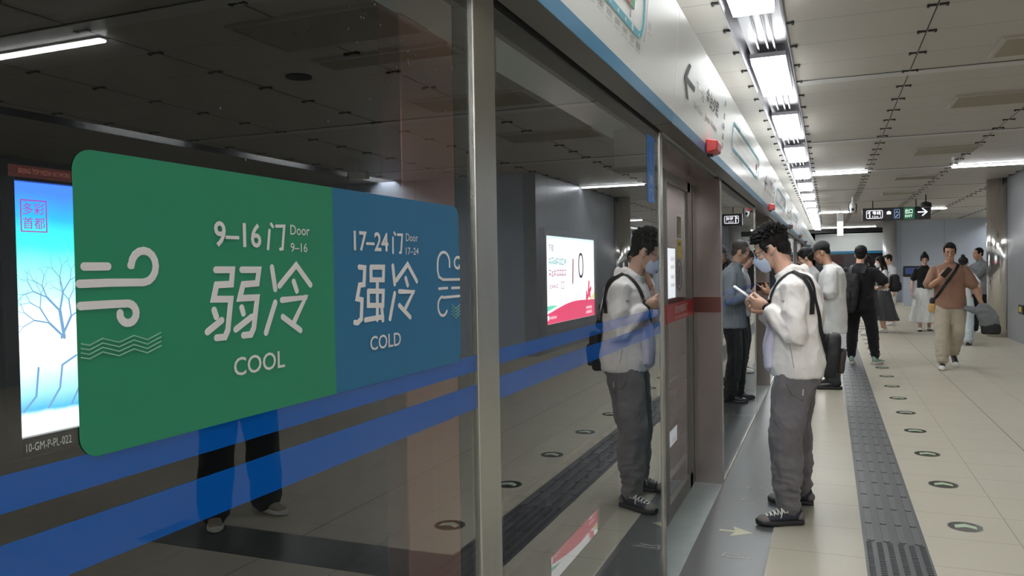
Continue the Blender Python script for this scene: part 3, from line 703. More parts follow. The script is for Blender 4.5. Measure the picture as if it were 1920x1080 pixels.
# ---------------------------------------------------------------- sticker
st = empty('door_sticker', (XG+.0006, 0, 0))
def rr_poly(y0, y1, z0, z1, r, left=True, right=True):
    pts = []
    for cx, cz, s, on in ((y1-r, z1-r, 0, right), (y0+r, z1-r, 90, left), (y0+r, z0+r, 180, left), (y1-r, z0+r, 270, right)):
        if on: pts += [(cx+r*math.cos(math.radians(s+t)), cz+r*math.sin(math.radians(s+t))) for t in range(0, 91, 10)]
        else: pts.append((y1 if s in (0, 270) else y0, z1 if s in (0, 90) else z0))
    return pts
SF = lambda h_: (lambda u, v, w: (h_+w, u, v))
m = MB(); m.prism(rr_poly(.5565, .990, 1.3195, 1.626, .022, True, False), 0, .0008, SF(0)); m.build('green_half', M['st_green'], st)
m = MB(); m.prism(rr_poly(.990, 1.4195, 1.3195, 1.626, .022, False, True), 0, .0008, SF(0)); m.build('blue_half', M['st_blue'], st)
tag(st, 'large green and blue COOL / COLD carriage sticker on the near glass pane', 'sticker')
ST = {
'ruo' : [[(0.7463, 1.5054), (0.775, 1.5053), (0.7724, 1.4877), (0.7471, 1.4873), (0.7415, 1.4704), (0.7708, 1.4692), (0.7643, 1.4315), (0.7591, 1.4237), (0.7449, 1.4239)], [(0.7419, 1.4573), (0.7452, 1.4491)], [(0.7301, 1.4321), (0.7541, 1.4444)], [(0.7915, 1.5052), (0.8235, 1.505), (0.8196, 1.4877), (0.7933, 1.4868), (0.7866, 1.4696), (0.819, 1.4694), (0.8113, 1.431), (0.8056, 1.4229), (0.7917, 1.423)], [(0.7899, 1.4579), (0.7926, 1.4504)], [(0.7784, 1.4314), (0.808, 1.4452)], [(0.8494, 1.5081), (0.8551, 1.4791)], [(0.8639, 1.4834), (0.9007, 1.511), (0.932, 1.4829)], [(0.8944, 1.4884), (0.9006, 1.4755)], [(0.8545, 1.4613), (0.8346, 1.4227)], [(0.8685, 1.4641), (0.9198, 1.4655), (0.8943, 1.4341)], [(0.8694, 1.4414), (0.9068, 1.4204)]] ,
'men1' : [[(0.846, 1.5567), (0.8425, 1.5324)], [(0.8497, 1.565), (0.8529, 1.5618)], [(0.8598, 1.5628), (0.8766, 1.5636), (0.872, 1.5329), (0.8674, 1.5324)]] ,
'men2' : [[(1.1628, 1.5569), (1.1628, 1.5314)], [(1.1678, 1.5657), (1.1708, 1.5623)], [(1.1787, 1.5626), (1.1943, 1.5631), (1.1894, 1.5325), (1.185, 1.5319)]] ,
'qiang' : [[(1.0582, 1.5077), (1.074, 1.5066), (1.0707, 1.4802), (1.058, 1.4795), (1.0506, 1.4585), (1.0639, 1.4562), (1.061, 1.4265), (1.0505, 1.421), (1.043, 1.422)], [(1.0926, 1.5076), (1.1314, 1.5075), (1.1296, 1.4866), (1.0919, 1.4873), (1.0926, 1.5076)], [(1.1109, 1.4864), (1.1085, 1.4222)], [(1.0832, 1.4693), (1.1289, 1.4678), (1.1265, 1.4445), (1.0824, 1.4466), (1.0832, 1.4693)], [(1.0732, 1.424), (1.1258, 1.4257)], [(1.1229, 1.4394), (1.1256, 1.4205)], [(1.161, 1.5095), (1.166, 1.4787)], [(1.1726, 1.4853), (1.2116, 1.5122), (1.2434, 1.4818)], [(1.204, 1.488), (1.2102, 1.4758)], [(1.1654, 1.4627), (1.1483, 1.4209)], [(1.1814, 1.4657), (1.23, 1.4633), (1.202, 1.4367)], [(1.1805, 1.4419), (1.217, 1.4193)]] ,
'wind1' : [[(0.5661, 1.5098), (0.5937, 1.5098)], [(0.5602, 1.4928), (0.5947, 1.4932), (0.6377, 1.4926), (0.6397, 1.4928), (0.6457, 1.4944), (0.6508, 1.4982), (0.6543, 1.5037), (0.6555, 1.5101), (0.6543, 1.5164), (0.6509, 1.5218), (0.6459, 1.5253), (0.6398, 1.5266), (0.6337, 1.5255), (0.6284, 1.5222), (0.6246, 1.5172), (0.6228, 1.5111), (0.6221, 1.511)], [(0.5605, 1.471), (0.594, 1.4712), (0.617, 1.471), (0.6182, 1.4709), (0.6218, 1.4697), (0.6247, 1.4675), (0.6267, 1.4643), (0.6275, 1.4607), (0.6269, 1.4571), (0.6251, 1.454), (0.6222, 1.4517), (0.6187, 1.4506), (0.615, 1.4507), (0.6116, 1.4521), (0.6089, 1.4546), (0.6072, 1.4578), (0.6071, 1.4615)]] ,
'waves1' : [[(0.5607, 1.4339), (0.57, 1.4315), (0.5852, 1.4371), (0.6052, 1.4313), (0.6241, 1.4368), (0.6416, 1.4308), (0.6604, 1.437)], [(0.5605, 1.4293), (0.5699, 1.427), (0.585, 1.4325), (0.605, 1.4267), (0.6239, 1.432), (0.6415, 1.426), (0.6602, 1.4322)], [(0.5604, 1.4248), (0.5697, 1.4225), (0.5849, 1.428), (0.6049, 1.422), (0.6238, 1.4273), (0.6413, 1.4213), (0.66, 1.4274)], [(0.5602, 1.4203), (0.5696, 1.4181), (0.5847, 1.4234), (0.6047, 1.4174), (0.6236, 1.4226), (0.6412, 1.4166), (0.6599, 1.4226)]] ,
'wind2' : [[(1.3758, 1.5076), (1.3755, 1.5099), (1.376, 1.516), (1.3746, 1.5219), (1.3712, 1.5271), (1.3663, 1.5313), (1.3603, 1.5342), (1.3535, 1.5354), (1.3465, 1.535), (1.3399, 1.533), (1.3341, 1.5296), (1.3296, 1.525), (1.3267, 1.5195), (1.3255, 1.5137), (1.325, 1.5003), (1.3297, 1.4884), (1.3459, 1.483), (1.42, 1.4823)], [(1.3288, 1.4661), (1.3653, 1.4665)], [(1.3838, 1.466), (1.4193, 1.4657)], [(1.4208, 1.4492), (1.3478, 1.4489), (1.3411, 1.4504), (1.3349, 1.4486), (1.3296, 1.4451), (1.326, 1.4402), (1.3243, 1.4345), (1.3248, 1.4286), (1.3274, 1.4231), (1.3317, 1.4186), (1.3375, 1.4156), (1.344, 1.4145), (1.3505, 1.4153), (1.3564, 1.4181), (1.3608, 1.4226)], [(1.4188, 1.5242), (1.4185, 1.526), (1.4097, 1.5263), (1.4019, 1.5233), (1.3975, 1.5178), (1.3978, 1.5115), (1.4027, 1.5065), (1.4108, 1.5041), (1.4196, 1.5053), (1.4262, 1.5097)]] ,
'waves2' : [[(1.3825, 1.4337), (1.4004, 1.4245), (1.4201, 1.4319)], [(1.3823, 1.4279), (1.4002, 1.4185), (1.4198, 1.426)], [(1.3821, 1.422), (1.3999, 1.4126), (1.4196, 1.42)], [(1.3818, 1.4162), (1.3997, 1.4067), (1.4194, 1.414)]] ,

}
P = []
def strokes(key, w, clip=None):
    m = MB()
    for p in ST[key]: m.ribbon([(min(a, 1.4185) if a > 1 else max(a, .5575), b) for a, b in p], w, SF(.0009), 0, .0003)
    return m.build('x', M['st_white'] if 'waves' not in key else M['st_thin'])
P += [strokes('ruo', .0082), strokes('men1', .0042), strokes('wind1', .0083)]
tf = SF(.0009)
P += [text('9–16', .7445, .829, 1.533, 1.5645, tf, M['st_white'], bold=.018), text('Door', .889, .932, 1.5525, 1.566, tf, M['st_white'], bold=.006), text('9–16', .889, .926, 1.529, 1.5415, tf, M['st_white'], bold=.008), text('COOL', .773, .871, 1.3735, 1.3965, tf, M['st_white'], bold=.008)]
merge(P, 'cool_lettering', st)
o = strokes('waves1', .0012); o.name = 'wave_lines'; o.parent = st
P = [strokes('qiang', .0082), strokes('men2', .0042), strokes('wind2', .0050)]
P += [text('17–24', 1.0437, 1.1472, 1.533, 1.5645, tf, M['st_white'], bold=.018), text('Door', 1.2065, 1.2496, 1.5525, 1.566, tf, M['st_white'], bold=.006), text('17–24', 1.2056, 1.2516, 1.529, 1.5415, tf, M['st_white'], bold=.008), text('COLD', 1.085, 1.1825, 1.3735, 1.3965, tf, M['st_white'], bold=.008)]
merge(P, 'cold_lettering', st)
o = strokes('waves2', .0012); o.name = 'wave_lines'; o.parent = st
# blue vertical label on the second pane
lb = empty('blue_door_label', (XG+.0006, 0, 0))
m = MB(); m.prism(rr_poly(3.20, 3.345, 1.77, 2.045, .006), 0, .0008, SF(0)); m.build('backing', mat('label_blue', lin(38,128,220), .45), lb)
m = MB(); m.ribbon([(3.235, 1.90), (3.31, 1.90), (3.31, 2.01), (3.235, 2.01), (3.235, 1.90)], .005, SF(.0009), 0, .0003)
merge([m.build('x', M['st_blue']), text('冷', 3.235, 3.31, 1.845, 1.885, tf, M['paper']), text('门', 3.24, 3.305, 1.785, 1.825, tf, M['paper'])], 'label_lettering', lb)
tag(lb, 'bright blue vertical label high on the second glass pane', 'label')
# dust specks
random.seed(11); m = MB()
for i in range(60):
    yy = random.uniform(.75, 1.40); zz = 2.02-.28*(yy-.75)+random.gauss(0, .03); q = random.uniform(.0006, .0016)
    if zz < 2.07: m.prism([(yy-q, zz-q*1.4), (yy+q, zz-q), (yy+q*.7, zz+q*1.5), (yy-q*.8, zz+q)], 0, .0002, SF(XG+.0005))
for i in range(16):
    yy = random.uniform(.6, 1.4); zz = random.uniform(1.64, 2.0); q = .0009; m.prism([(yy-q, zz-q), (yy+q, zz-q*2), (yy+q, zz+q), (yy-q, zz+q*2)], 0, .0002, SF(XG+.0005))
o = m.build('dust_specks', mat('dust', lin(150,150,160), .8), g0); o['kind'] = 'stuff'; o.matrix_parent_inverse = Matrix.Translation(-Vector(g0.location))

# ---------------------------------------------------------------- glowing floor discs
def disc():
    r = empty('floor_disc'); f = lambda u, v, w: (u, v, w); k = 36
    m = MB(); m.prism([(.092*math.cos(2*PI*i/k), .092*math.sin(2*PI*i/k)) for i in range(k)], 0, .003, f); m.build('rim', M['steel'], r)
    m = MB(); m.prism([(.086*math.cos(2*PI*i/k), .086*math.sin(2*PI*i/k)) for i in range(k)], .003, .0038, f); m.build('black_plate', M['disc_black'], r)
    m = MB(); m.prism([(-.055, .015), (0, .05), (.055, .015), (.055, -.038), (0, -.008), (-.055, -.038)][::-1], .0038, .0045, f); m.build('arrow', M['glow_disc'], r)
    return r
d0 = disc()
place = ['nearest', 'second', 'third', 'fourth', 'fifth', 'sixth', 'seventh', 'eighth', 'ninth']
for i in range(-2, 20):
    o = d0 if i == -2 else copy_tree(d0)
    o.location = (.712, 5.067+.9285*i, 0)
    lab = f'{place[i]} in view of the round black floor discs with a pale green arrow' if 0 <= i < 9 else ('round floor disc seen only as a reflection low in the glass' if i < 0 else 'small far round floor disc beside the tactile strip')
    tag(o, lab, 'floor disc', 'round arrow discs along the tactile strip')

# ---------------------------------------------------------------- hanging things
SY = 22.8
r = empty('exit_sign', (1.64, SY, 2.79))
m = MB(); m.box(-.80, .80, -.06, .06, -.165, .165); bevel(m.build('case', M['sign'], r), .01)
m = MB(); m.box(-.56, -.535, -.012, .012, .165, .36); m.box(.455, .48, -.012, .012, .165, .36); m.build('hanger', M['black'], r)
m = MB(); m.box(.18, .43, -.064, -.060, -.155, .155); m.build('green_field', M['sign_g'], r)
def xz(y_, s=1): return lambda u, v, w: (u*s, y_-w*s, v)
for s, yy in ((1, -.066), (-1, .066)):
    f = xz(yy, s); P = []
    m = MB(); m.ribbon(rr_poly(-.70, -.32, -.10, .10, .03)+[rr_poly(-.70, -.32, -.10, .10, .03)[0]], .014, f, 0, .001); P.append(m.build('x', M['sign_w']))
    m = MB(); m.ribbon([(-.665, .035), (-.625, .075), (-.625, -.075)], .028, f, 0, .001); P.append(m.build('x', M['sign_w'])); P.append(text('号线', -.56, -.36, -.01, .08, f, M['sign_w'], bold=.02)); P.append(text('Line 1', -.56, -.36, -.075, -.03, f, M['sign_w']))
    m = MB(); m.prism([(-.22, -.01), (-.12, -.01), (-.12, .06), (-.15, .06), (-.17, .085), (-.20, .06), (-.22, .06)], 0, .001, f); P.append(m.build('x', M['sign_w']))
    m = MB(); m.ribbon(rr_poly(-.04, .08, -.11, .11, .02)+[rr_poly(-.04, .08, -.11, .11, .02)[0]], .01, f, 0, .001); m.ribbon([(-.01, .02), (.02, .06), (.05, .02)], .015, f, 0, .001); m.ribbon([(-.01, -.08), (.05, -.02)], .02, f, 0, .001); P.append(m.build('x', M['sign_blue']))
    P.append(text('出口', .21, .38, -.01, .115, f, M['sign_pg'], bold=.01)); P.append(text('EXIT', .21, .38, -.10, -.04, f, M['sign_pg'], bold=.01))
    m = MB(); m.ribbon([(.51, .02), (.71, .02)], .028, f, 0, .001); m.ribbon([(.61, .11), (.71, .02), (.61, -.07)], .028, f, 0, .001); P.append(m.build('x', M['sign_w']))
    merge(P, 'lettering', r)
tag(r, 'black hanging direction sign with white arrow and green EXIT', 'sign')
r = empty('hanging_camera', (.56, 21.0, ZC))
m = MB(); m.tube([(0, 0, 0), (0, 0, -.16)], .025, 10); m.build('stem', M['white_pl'], r)
m = MB(); m.tube([(-.07, 0, -.17), (-.09, 0, -.25), (-.07, 0, -.42)], .012, 8); m.tube([(.07, 0, -.17), (.09, 0, -.25), (.07, 0, -.42)], .012, 8); m.build('bracket', M['black'], r)
m = MB(); m.tube([(0, 0, -.15), (0, 0, -.18), (0, 0, -.26), (0, 0, -.34), (0, 0, -.40)], .06, 16, rr=[.03, .07, .075, .065, .035]); m.build('dome', M['white_pl'], r, True)
m = MB(); m.tube([(0, -.04, -.30), (0, -.085, -.33)], .03, 12); m.build('lens', M['black'], r, True)
tag(r, 'white hanging security camera above the queue', 'security camera')
r = empty('platform_number_box', (.33, 25.0, ZC))
m = MB(); m.box(-.085, .085, -.04, .04, -.82, -.14); bevel(m.build('case', M['white_pl'], r), .008)
m = MB(); m.box(-.08, .08, -.045, -.04, -.81, -.40); m.build('lit_panel', M['sign_w2'] if 'sign_w2' in M else em_mat('lit_panel', lin(245,245,240), .95), r)
m = MB(); m.box(-.01, .01, -.01, .01, -.14, 0); m.build('stem', M['steel'], r)
tag(r, 'white vertical lit box hanging beyond the camera', 'lit box')
r = empty('ceiling_speaker', (2.2, 21.5, ZC))
m = MB(); m.tube([(0, 0, 0), (0, 0, -.2)], .015, 8); m.build('stem', M['black'], r)
m = MB(); m.tube([(0, 0, -.17), (0, 0, -.2), (0, 0, -.27), (0, 0, -.3)], .1, 14, rr=[.05, .12, .13, .13]); m.build('body', M['black'], r)
tag(r, 'small dark device hanging from the ceiling just behind the exit sign', 'ceiling device')
r = empty('wall_camera', (5.0, 9.9, ZC))
m = MB(); m.box(-.02, .02, -.02, .02, -.2, 0); m.build('stem', M['white_pl'], r)
m = MB(); m.box(-.17, .13, -.05, .05, -.30, -.19); bevel(m.build('housing', M['white_pl'], r), .01)
m = MB(); m.box(.13, .15, -.045, .045, -.295, -.195); m.build('lens', M['black'], r)
tag(r, 'boxy white security camera seen mirrored above the sticker', 'security camera')
m = MB(); cyl(m, 2.75, 5.53, .11, ZC-.012, ZC+.0, 24); tag(m.build('ceiling_loudspeaker', M['vent_dark']), 'round dark ceiling loudspeaker mirrored in the near glass', 'loudspeaker')

# ================================================================ PEOPLE
V = Vector
SKIN = mat('skin_light', lin(214,172,150), 0.5, spec=0.35, sss=0.15, var=0.05, vscale=30)
SKIN2 = mat('skin_tan', lin(190,148,122), 0.5, spec=0.35, sss=0.12, var=0.06, vscale=30)
HAIR = mat('hair_black', lin(26,23,23), 0.6, spec=0.25, bump=0.4, bscale=160, bstretch=(1, 1, .25))
HAIRG = mat('hair_greying', lin(66,60,58), 0.55, spec=0.3, bump=0.4, bscale=160)
EYE_W = mat('eye_white', lin(225,220,215), 0.3); EYE_D = mat('eye_dark', lin(24,16,12), 0.15); LIP = mat('lips', lin(176,104,98), 0.45)

def loft_rings(bm, rings):
    vs = [[bm.verts.new(p) for p in r] for r in rings]; n = len(vs[0])
    for a, b in zip(vs, vs[1:]):
        for i in range(n): bm.faces.new((a[i], a[(i+1) % n], b[(i+1) % n], b[i]))
    bm.faces.new(vs[0][::-1]); bm.faces.new(vs[-1])
def ring(c, ax, ay, rx, ry, n=16): return [c+ax*(rx*math.cos(2*PI*i/n))+ay*(ry*math.sin(2*PI*i/n)) for i in range(n)]
def limb(bm, pts, radii, side=V((1, 0, 0)), n=12, cap=True):
    """tapering limb; radii are r or (r_side, r_other)"""
    pts = [V(p) for p in pts]; rings = []
    for i, p in enumerate(pts):
        t = (pts[min(i+1, len(pts)-1)]-pts[max(i-1, 0)])
        if t.length < 1e-6: t = V((0, 0, 1))
        t.normalize(); a = side-t*side.dot(t)
        if a.length < 0.15: q = V((0, 1, 0)); a = q-t*q.dot(t)
        a.normalize(); b = t.cross(a); r = radii[i]; ra, rb = (r, r) if isinstance(r, (int, float)) else r
        if cap and i == 0: rings.append(ring(p-t*min(ra, rb)*.7, a, b, ra*.5, rb*.5, n))
        rings.append(ring(p, a, b, ra, rb, n))
        if cap and i == len(pts)-1: rings.append(ring(p+t*min(ra, rb)*.7, a, b, ra*.5, rb*.5, n))
    loft_rings(bm, rings)
def slimb(bm, pts, radii, **kw):
    P = [V(p) for p in pts]; Q = [P[0]*2-P[1]]+P+[P[-1]*2-P[-2]]; R = [(q, q) if isinstance(q, (int, float)) else q for q in radii]; op, orr = [], []
    for i in range(1, len(Q)-2):
        a, b, c, d = Q[i-1:i+3]
        for j in range(4):
            t = j/4; op.append(.5*((2*b)+(c-a)*t+(2*a-5*b+4*c-d)*t*t+(3*b-3*c+d-a)*t**3)); r0, r1 = R[i-1], R[i]; orr.append((r0[0]+(r1[0]-r0[0])*t, r0[1]+(r1[1]-r0[1])*t))
    op.append(P[-1]); orr.append(R[-1]); limb(bm, op, orr, **kw)
def ell(bm, c, r, Mx=None, rot=None, u=14, v=9):
    m4 = Matrix.Translation(V(c)) @ (Euler(rot).to_matrix().to_4x4() if rot else Matrix.Identity(4)) @ Matrix.Diagonal(V((r[0], r[1], r[2], 1)))
    if Mx is not None: m4 = Mx @ m4
    bmesh.ops.create_uvsphere(bm, u_segments=u, v_segments=v, radius=1.0, matrix=m4)
def remesh(bm, name, voxel, m, parent=None, smooth=3, wr=None, sf=.5):
    me = bpy.data.meshes.new(name+'_src'); bm.to_mesh(me); bm.free()
    o = bpy.data.objects.new(name+'_src', me); COL.objects.link(o)
    a = o.modifiers.new('r', 'REMESH'); a.mode = 'VOXEL'; a.voxel_size = voxel; a.adaptivity = 0
    b = o.modifiers.new('s', 'SMOOTH'); b.iterations = smooth; b.factor = sf
    dg = bpy.context.evaluated_depsgraph_get(); dg.update(); out = bpy.data.meshes.new_from_object(o.evaluated_get(dg))
    bpy.data.objects.remove(o); bpy.data.meshes.remove(me)
    if wr:
        ns = [v.normal.copy() for v in out.vertices]
        for v, n in zip(out.vertices, ns): v.co += n*wr(v.co)
    out.name = name; out.materials.clear(); out.materials.append(m)
    for p in out.polygons: p.use_smooth = True
    o = bpy.data.objects.new(name, out); COL.objects.link(o)
    if parent: o.parent = parent
    return o
def fold(amp, sc, seed=0, zr=None, amp2=0.0, sc2=(9, 9, 26)):
    """ridged cloth folds; extra folds of amp2 in the height range zr"""
    off = V((seed*7.3, seed*3.1, seed*1.7))
    def f(co):
        q = V((co.x*sc[0], co.y*sc[1], co.z*sc[2]))+off; r = 1-2*abs(noise.noise(q)); q3 = V((co.x*21+co.z*9, co.y*21-co.z*7, co.z*11))+off; d = amp*(r-.55)+amp*.35*noise.noise(q*2.3)+amp*.30*(.5-abs(noise.noise(q3))*2)
        if zr and amp2:
            w = max(0, 1-abs(co.z-zr[0])/zr[1])
            q = V((co.x*sc2[0]+co.z*4, co.y*sc2[1], co.z*sc2[2]))+off; d += w*amp2*(1-2.2*abs(noise.noise(q))-.3)
        return d
    return f
def ik(a, b, l1, l2, pole):
    d = b-a; L = min(d.length, (l1+l2)*.998); d.normalize(); x = (l1*l1-l2*l2+L*L)/(2*L); h = math.sqrt(max(0, l1*l1-x*x))
    p = pole-d*pole.dot(d); p.normalize(); return a+d*x+p*h, a+d*L

def hand(bm, w, d, n, right, curl=25, s=1.0, spread=1.0, thumb_curl=20, th=None):
    d = d.normalized(); n = (n-d*n.dot(d)).normalized(); t = d.cross(n) if right else n.cross(d)
    P = lambda a, b, c: w+d*(a*s)+t*(b*s)+n*(c*s)
    limb(bm, [P(-.02, 0, 0), P(.01, 0, 0), P(.04, .002, 0), P(.075, 0, 0), P(.092, 0, .002)], [(.026*s, .021*s), (.028*s, .019*s), (.037*s, .017*s), (.042*s, .014*s), (.038*s, .011*s)], side=t, n=12)
    for i, (lat, base, L) in enumerate(((.031, .086, .072), (.0105, .091, .080), (-.010, .088, .074), (-.0295, .080, .058))):
        p = P(base, lat, 0); dirv = (d+t*(.06*(1.5-i))*spread).normalized(); c = 0; pts = [p-dirv*.012*s, p]; q = p
        cc = curl[i] if isinstance(curl, (list, tuple)) else curl
        for j, fr in enumerate((.46, .30, .24)):
            c += math.radians(cc*(1.0 if j else .8)); dv = dirv*math.cos(c)+n*math.sin(c); q = q+dv*(L*fr*s); pts.append(q)
        limb(bm, pts, [.0098*s, .0098*s, .0090*s, .0082*s, .0066*s], side=t, n=8)
    p = P(.026, .026, .006); ta = th or (.62, .70, .35); a = (d*ta[0]+t*ta[1]+n*ta[2]).normalized(); q = p+a*.040*s
    a2 = (a+n*math.sin(math.radians(thumb_curl))*.9+d*.35).normalized(); r = q+a2*.032*s; r2 = r+(a2+d*.15).normalized()*.024*s
    limb(bm, [p-a*.015*s, p, q, r, r2], [.016*s, .0155*s, .0125*s, .0110*s, .0080*s], side=n, n=8)

class Fig: pass
def person(label, loc, face, H=1.74, lean=2, hunch=10, feet=None, arms=None, head=(10, 0), neck_fwd=.03, skin=SKIN, vox=.0075,
           top=None, legs=None, shoes=None, hair='short', hairm=None, glasses=False, mask=False, build=1.0, group=None, pelvis_dy=0.0, brow=True, seed=1, halfhip=.092):
    """face = world angle (deg) the figure looks along; feet [(x,y,z,yaw)] right then left; arms right then left:
       dict(w=wrist, pole=, d=hand direction, n=palm normal, curl=)"""
    F = Fig(); s = H/1.75; F.s = s
    rz = math.radians(face-90)
    # spine
    def spine(h):
        y, z, a = pelvis_dy, .95, 0.0; N = 24; hh = h-.95
        if hh <= 0: return V((0, pelvis_dy, h)), 0.0
        st = hh/N
        for i in range(N):
            q = st*(i+.5); a = math.radians(lean)*min(1, q/.12)+math.radians(hunch)*max(0, (q-.30))/.22
            y += st*math.sin(a); z += st*math.cos(a)
        return V((0, y, z)), a
    def T(h, x=0, y=0):
        c, a = spine(h); return (c+V((x, y*math.cos(a), -y*math.sin(a))))*s
    def trings(tab, k=1.0):
        R = []
        for h, rx, ry, yo in tab:
            c, a = spine(h); R.append(ring(T(h, 0, yo), V((1, 0, 0)), V((0, math.cos(a), -math.sin(a))), rx*k*s, ry*k*s, 20))
        return R
    feet = feet or [(.11, .0, 0, -8), (-.11, .02, 0, 8)]
    sh = [T(1.385, .172*build, -.005), T(1.385, -.172*build, -.005)]
    hip = [V((halfhip*s, pelvis_dy*s, .93*s)), V((-halfhip*s, pelvis_dy*s, .93*s))]
    ank = [V((f[0], f[1], f[2]+.085*s)) for f in feet]; kn = []
    for i in range(2):
        yw = math.radians(feet[i][3]); pole = V((-math.sin(yw), math.cos(yw), .05)); k_, a_ = ik(hip[i], ank[i], .428*s, .424*s, pole); kn.append(k_)
    arms = arms or [dict(), dict()]; el = []; wr = []
    for i, A in enumerate(arms):
        sg = 1 if i == 0 else -1
        w = V(A.get('w', (sg*.27*s, .04, .80*s))); pole = V(A.get('pole', (sg*.4, -1, 0)))
        e, w2 = ik(sh[i], w, .285*s, .25*s, pole); el.append(e); wr.append(w2)
    # head frame
    nb = T(1.50, 0, .0); _, na = spine(1.5)
    hc = nb+V((0, (neck_fwd+.045*math.sin(na+.2))*s, .125*s*math.cos(math.radians(hunch*.5))))
    Mh = Matrix.Translation(hc) @ Euler((-math.radians(head[0]), 0, math.radians(head[1])), 'ZYX').to_matrix().to_4x4() @ Matrix.Scale(s*.985, 4)
    F.Mh = Mh; F.T = T; F.el = el; F.wr = wr; F.sh = sh; F.kn = kn; F.ank = ank; F.hc = hc
    LK = .78 if legs and legs['kind'] == 'skirt' else 1.0
    # ---- body
    bm = bmesh.new()
    b_ = build
    loft_rings(bm, trings([(.82, .13*b_, .095*b_, 0), (.92, .155*b_, .11*b_, -.005), (1.02, .135*b_, .10*b_, 0), (1.12, .130*b_, .095*b_, .005), (1.24, .15*b_, .105*b_, .005), (1.34, .16*b_, .10*b_, 0), (1.41, .14*b_, .08, -.005), (1.455, .085, .062, -.005), (1.50, .056, .056, 0)]))
    limb(bm, [T(1.43), nb, hc+(nb-hc)*.35+V((0, -.012, 0)), Mh @ V((0, -.02, -.02))], [.062*s, .056*s, .054*s, .055*s], n=14)
    for i in range(2):
        sg = 1 if i == 0 else -1
        limb(bm, [T(1.38, sg*.11), sh[i], sh[i].lerp(el[i], .5), el[i], el[i].lerp(wr[i], .3), wr[i].lerp(el[i], .1), wr[i]], [.048*s, .044*s, .041*s, .037*s, .038*s, .027*s, (.027*s, .021*s)], n=12)
        A = arms[i]; d = V(A['d']) if 'd' in A else (wr[i]-el[i]).normalized(); nn = V(A.get('n', (-sg, 0, 0)))
        hand(bm, wr[i], d, nn, i == 0, A.get('curl', 28), s*.97, thumb_curl=A.get('tc', 20), th=A.get('th'))
        limb(bm, [hip[i]+V((0, 0, .02)), hip[i].lerp(kn[i], .4), kn[i], kn[i].lerp(ank[i], .3), ank[i]], [.088*s*b_*LK, .078*s*b_*LK, .055*s, .055*s, .037*s], n=12)
        yw = math.radians(feet[i][3]); fd = V((-math.sin(yw), math.cos(yw), 0))
        limb(bm, [ank[i]-fd*.02+V((0, 0, -.02)), ank[i]+fd*.06+V((0, 0, -.045*s))], [.034*s, .030*s], n=10)
    for c, r in (((0, -.012, .035), (.076, .096, .083)), ((0, .028, -.015), (.063, .069, .085)), ((0, .036, -.070), (.048, .046, .036)), ((0, .072, -.094), (.022, .017, .017)),
                 ((.030, .079, .024), (.024, .012, .009)), ((-.030, .079, .024), (.024, .012, .009)), ((.040, .064, -.022), (.022, .024, .020)), ((-.040, .064, -.022), (.022, .024, .020)),
                 ((0, .091, -.060), (.023, .010, .006)), ((0, .089, -.071), (.019, .010, .007)), ((.010, .100, -.034), (.010, .010, .008)), ((-.010, .100, -.034), (.010, .010, .008)), ((.030, .087, .013), (.015, .008, .005)), ((-.030, .087, .013), (.015, .008, .005))):
        ell(bm, c, r, Mh)
    limb(bm, [Mh @ V((0, .086, .022)), Mh @ V((0, .100, -.005)), Mh @ V((0, .112, -.028))], [.008*s, .009*s, .0115*s], n=8)
    for sg in (1, -1):
        ell(bm, (sg*.078, -.006, -.008), (.008, .019, .031), Mh, rot=(.15, 0, sg*.35)); ell(bm, (sg*.074, .002, -.022), (.010, .012, .018), Mh)
    body = remesh(bm, 'person', vox, skin, None, 2)
    body.location = loc; body.rotation_euler = (0, 0, rz); tag(body, label, 'person', group); F.body = body
    # eyes, brows, lips
    m = MB(); eb = bmesh.new()
    for sg in (1, -1):
        ell(eb, (sg*.0305, .0775, .003), (.0125, .0115, .0075), Mh)
    me = bpy.data.meshes.new('eyes'); 
    for f in eb.faces:
        f.material_index = 0; f.smooth = True
    n0 = len(eb.faces)
    for sg in (1, -1): ell(eb, (sg*.0305, .0870, .002), (.0052, .0028, .0054), Mh, u=10, v=6)
    eb.faces.ensure_lookup_table()
    for f in eb.faces[n0:]: f.material_index = 1
    eb.to_mesh(me); eb.free(); me.materials.append(EYE_W); me.materials.append(EYE_D)
    eo = bpy.data.objects.new('eyes', me); COL.objects.link(eo); eo.parent = body
    if brow:
        for sg in (1, -1):
            bb = bmesh.new(); limb(bb, [Mh @ V((sg*.014, .0915, .028)), Mh @ V((sg*.030, .0905, .034)), Mh @ V((sg*.050, .076, .028))], [.0035, .0045, .0022], n=6)
            me = bpy.data.meshes.new('eyebrow'); bb.to_mesh(me); bb.free(); me.materials.append(HAIR); o = bpy.data.objects.new('eyebrow', me); COL.objects.link(o); o.parent = body
        bb = bmesh.new(); limb(bb, [Mh @ V((-.022, .088, -.064)), Mh @ V((-.008, .100, -.061)), Mh @ V((.008, .100, -.061)), Mh @ V((.022, .088, -.064))], [.0025, .0055, .0055, .0025], n=6)
        me = bpy.data.meshes.new('lips'); bb.to_mesh(me); bb.free(); me.materials.append(LIP); o = bpy.data.objects.new('lips', me); COL.objects.link(o); o.parent = body
    # ---- hair
    hm = hairm or HAIR; hb = bmesh.new(); rnd = random.Random(seed)
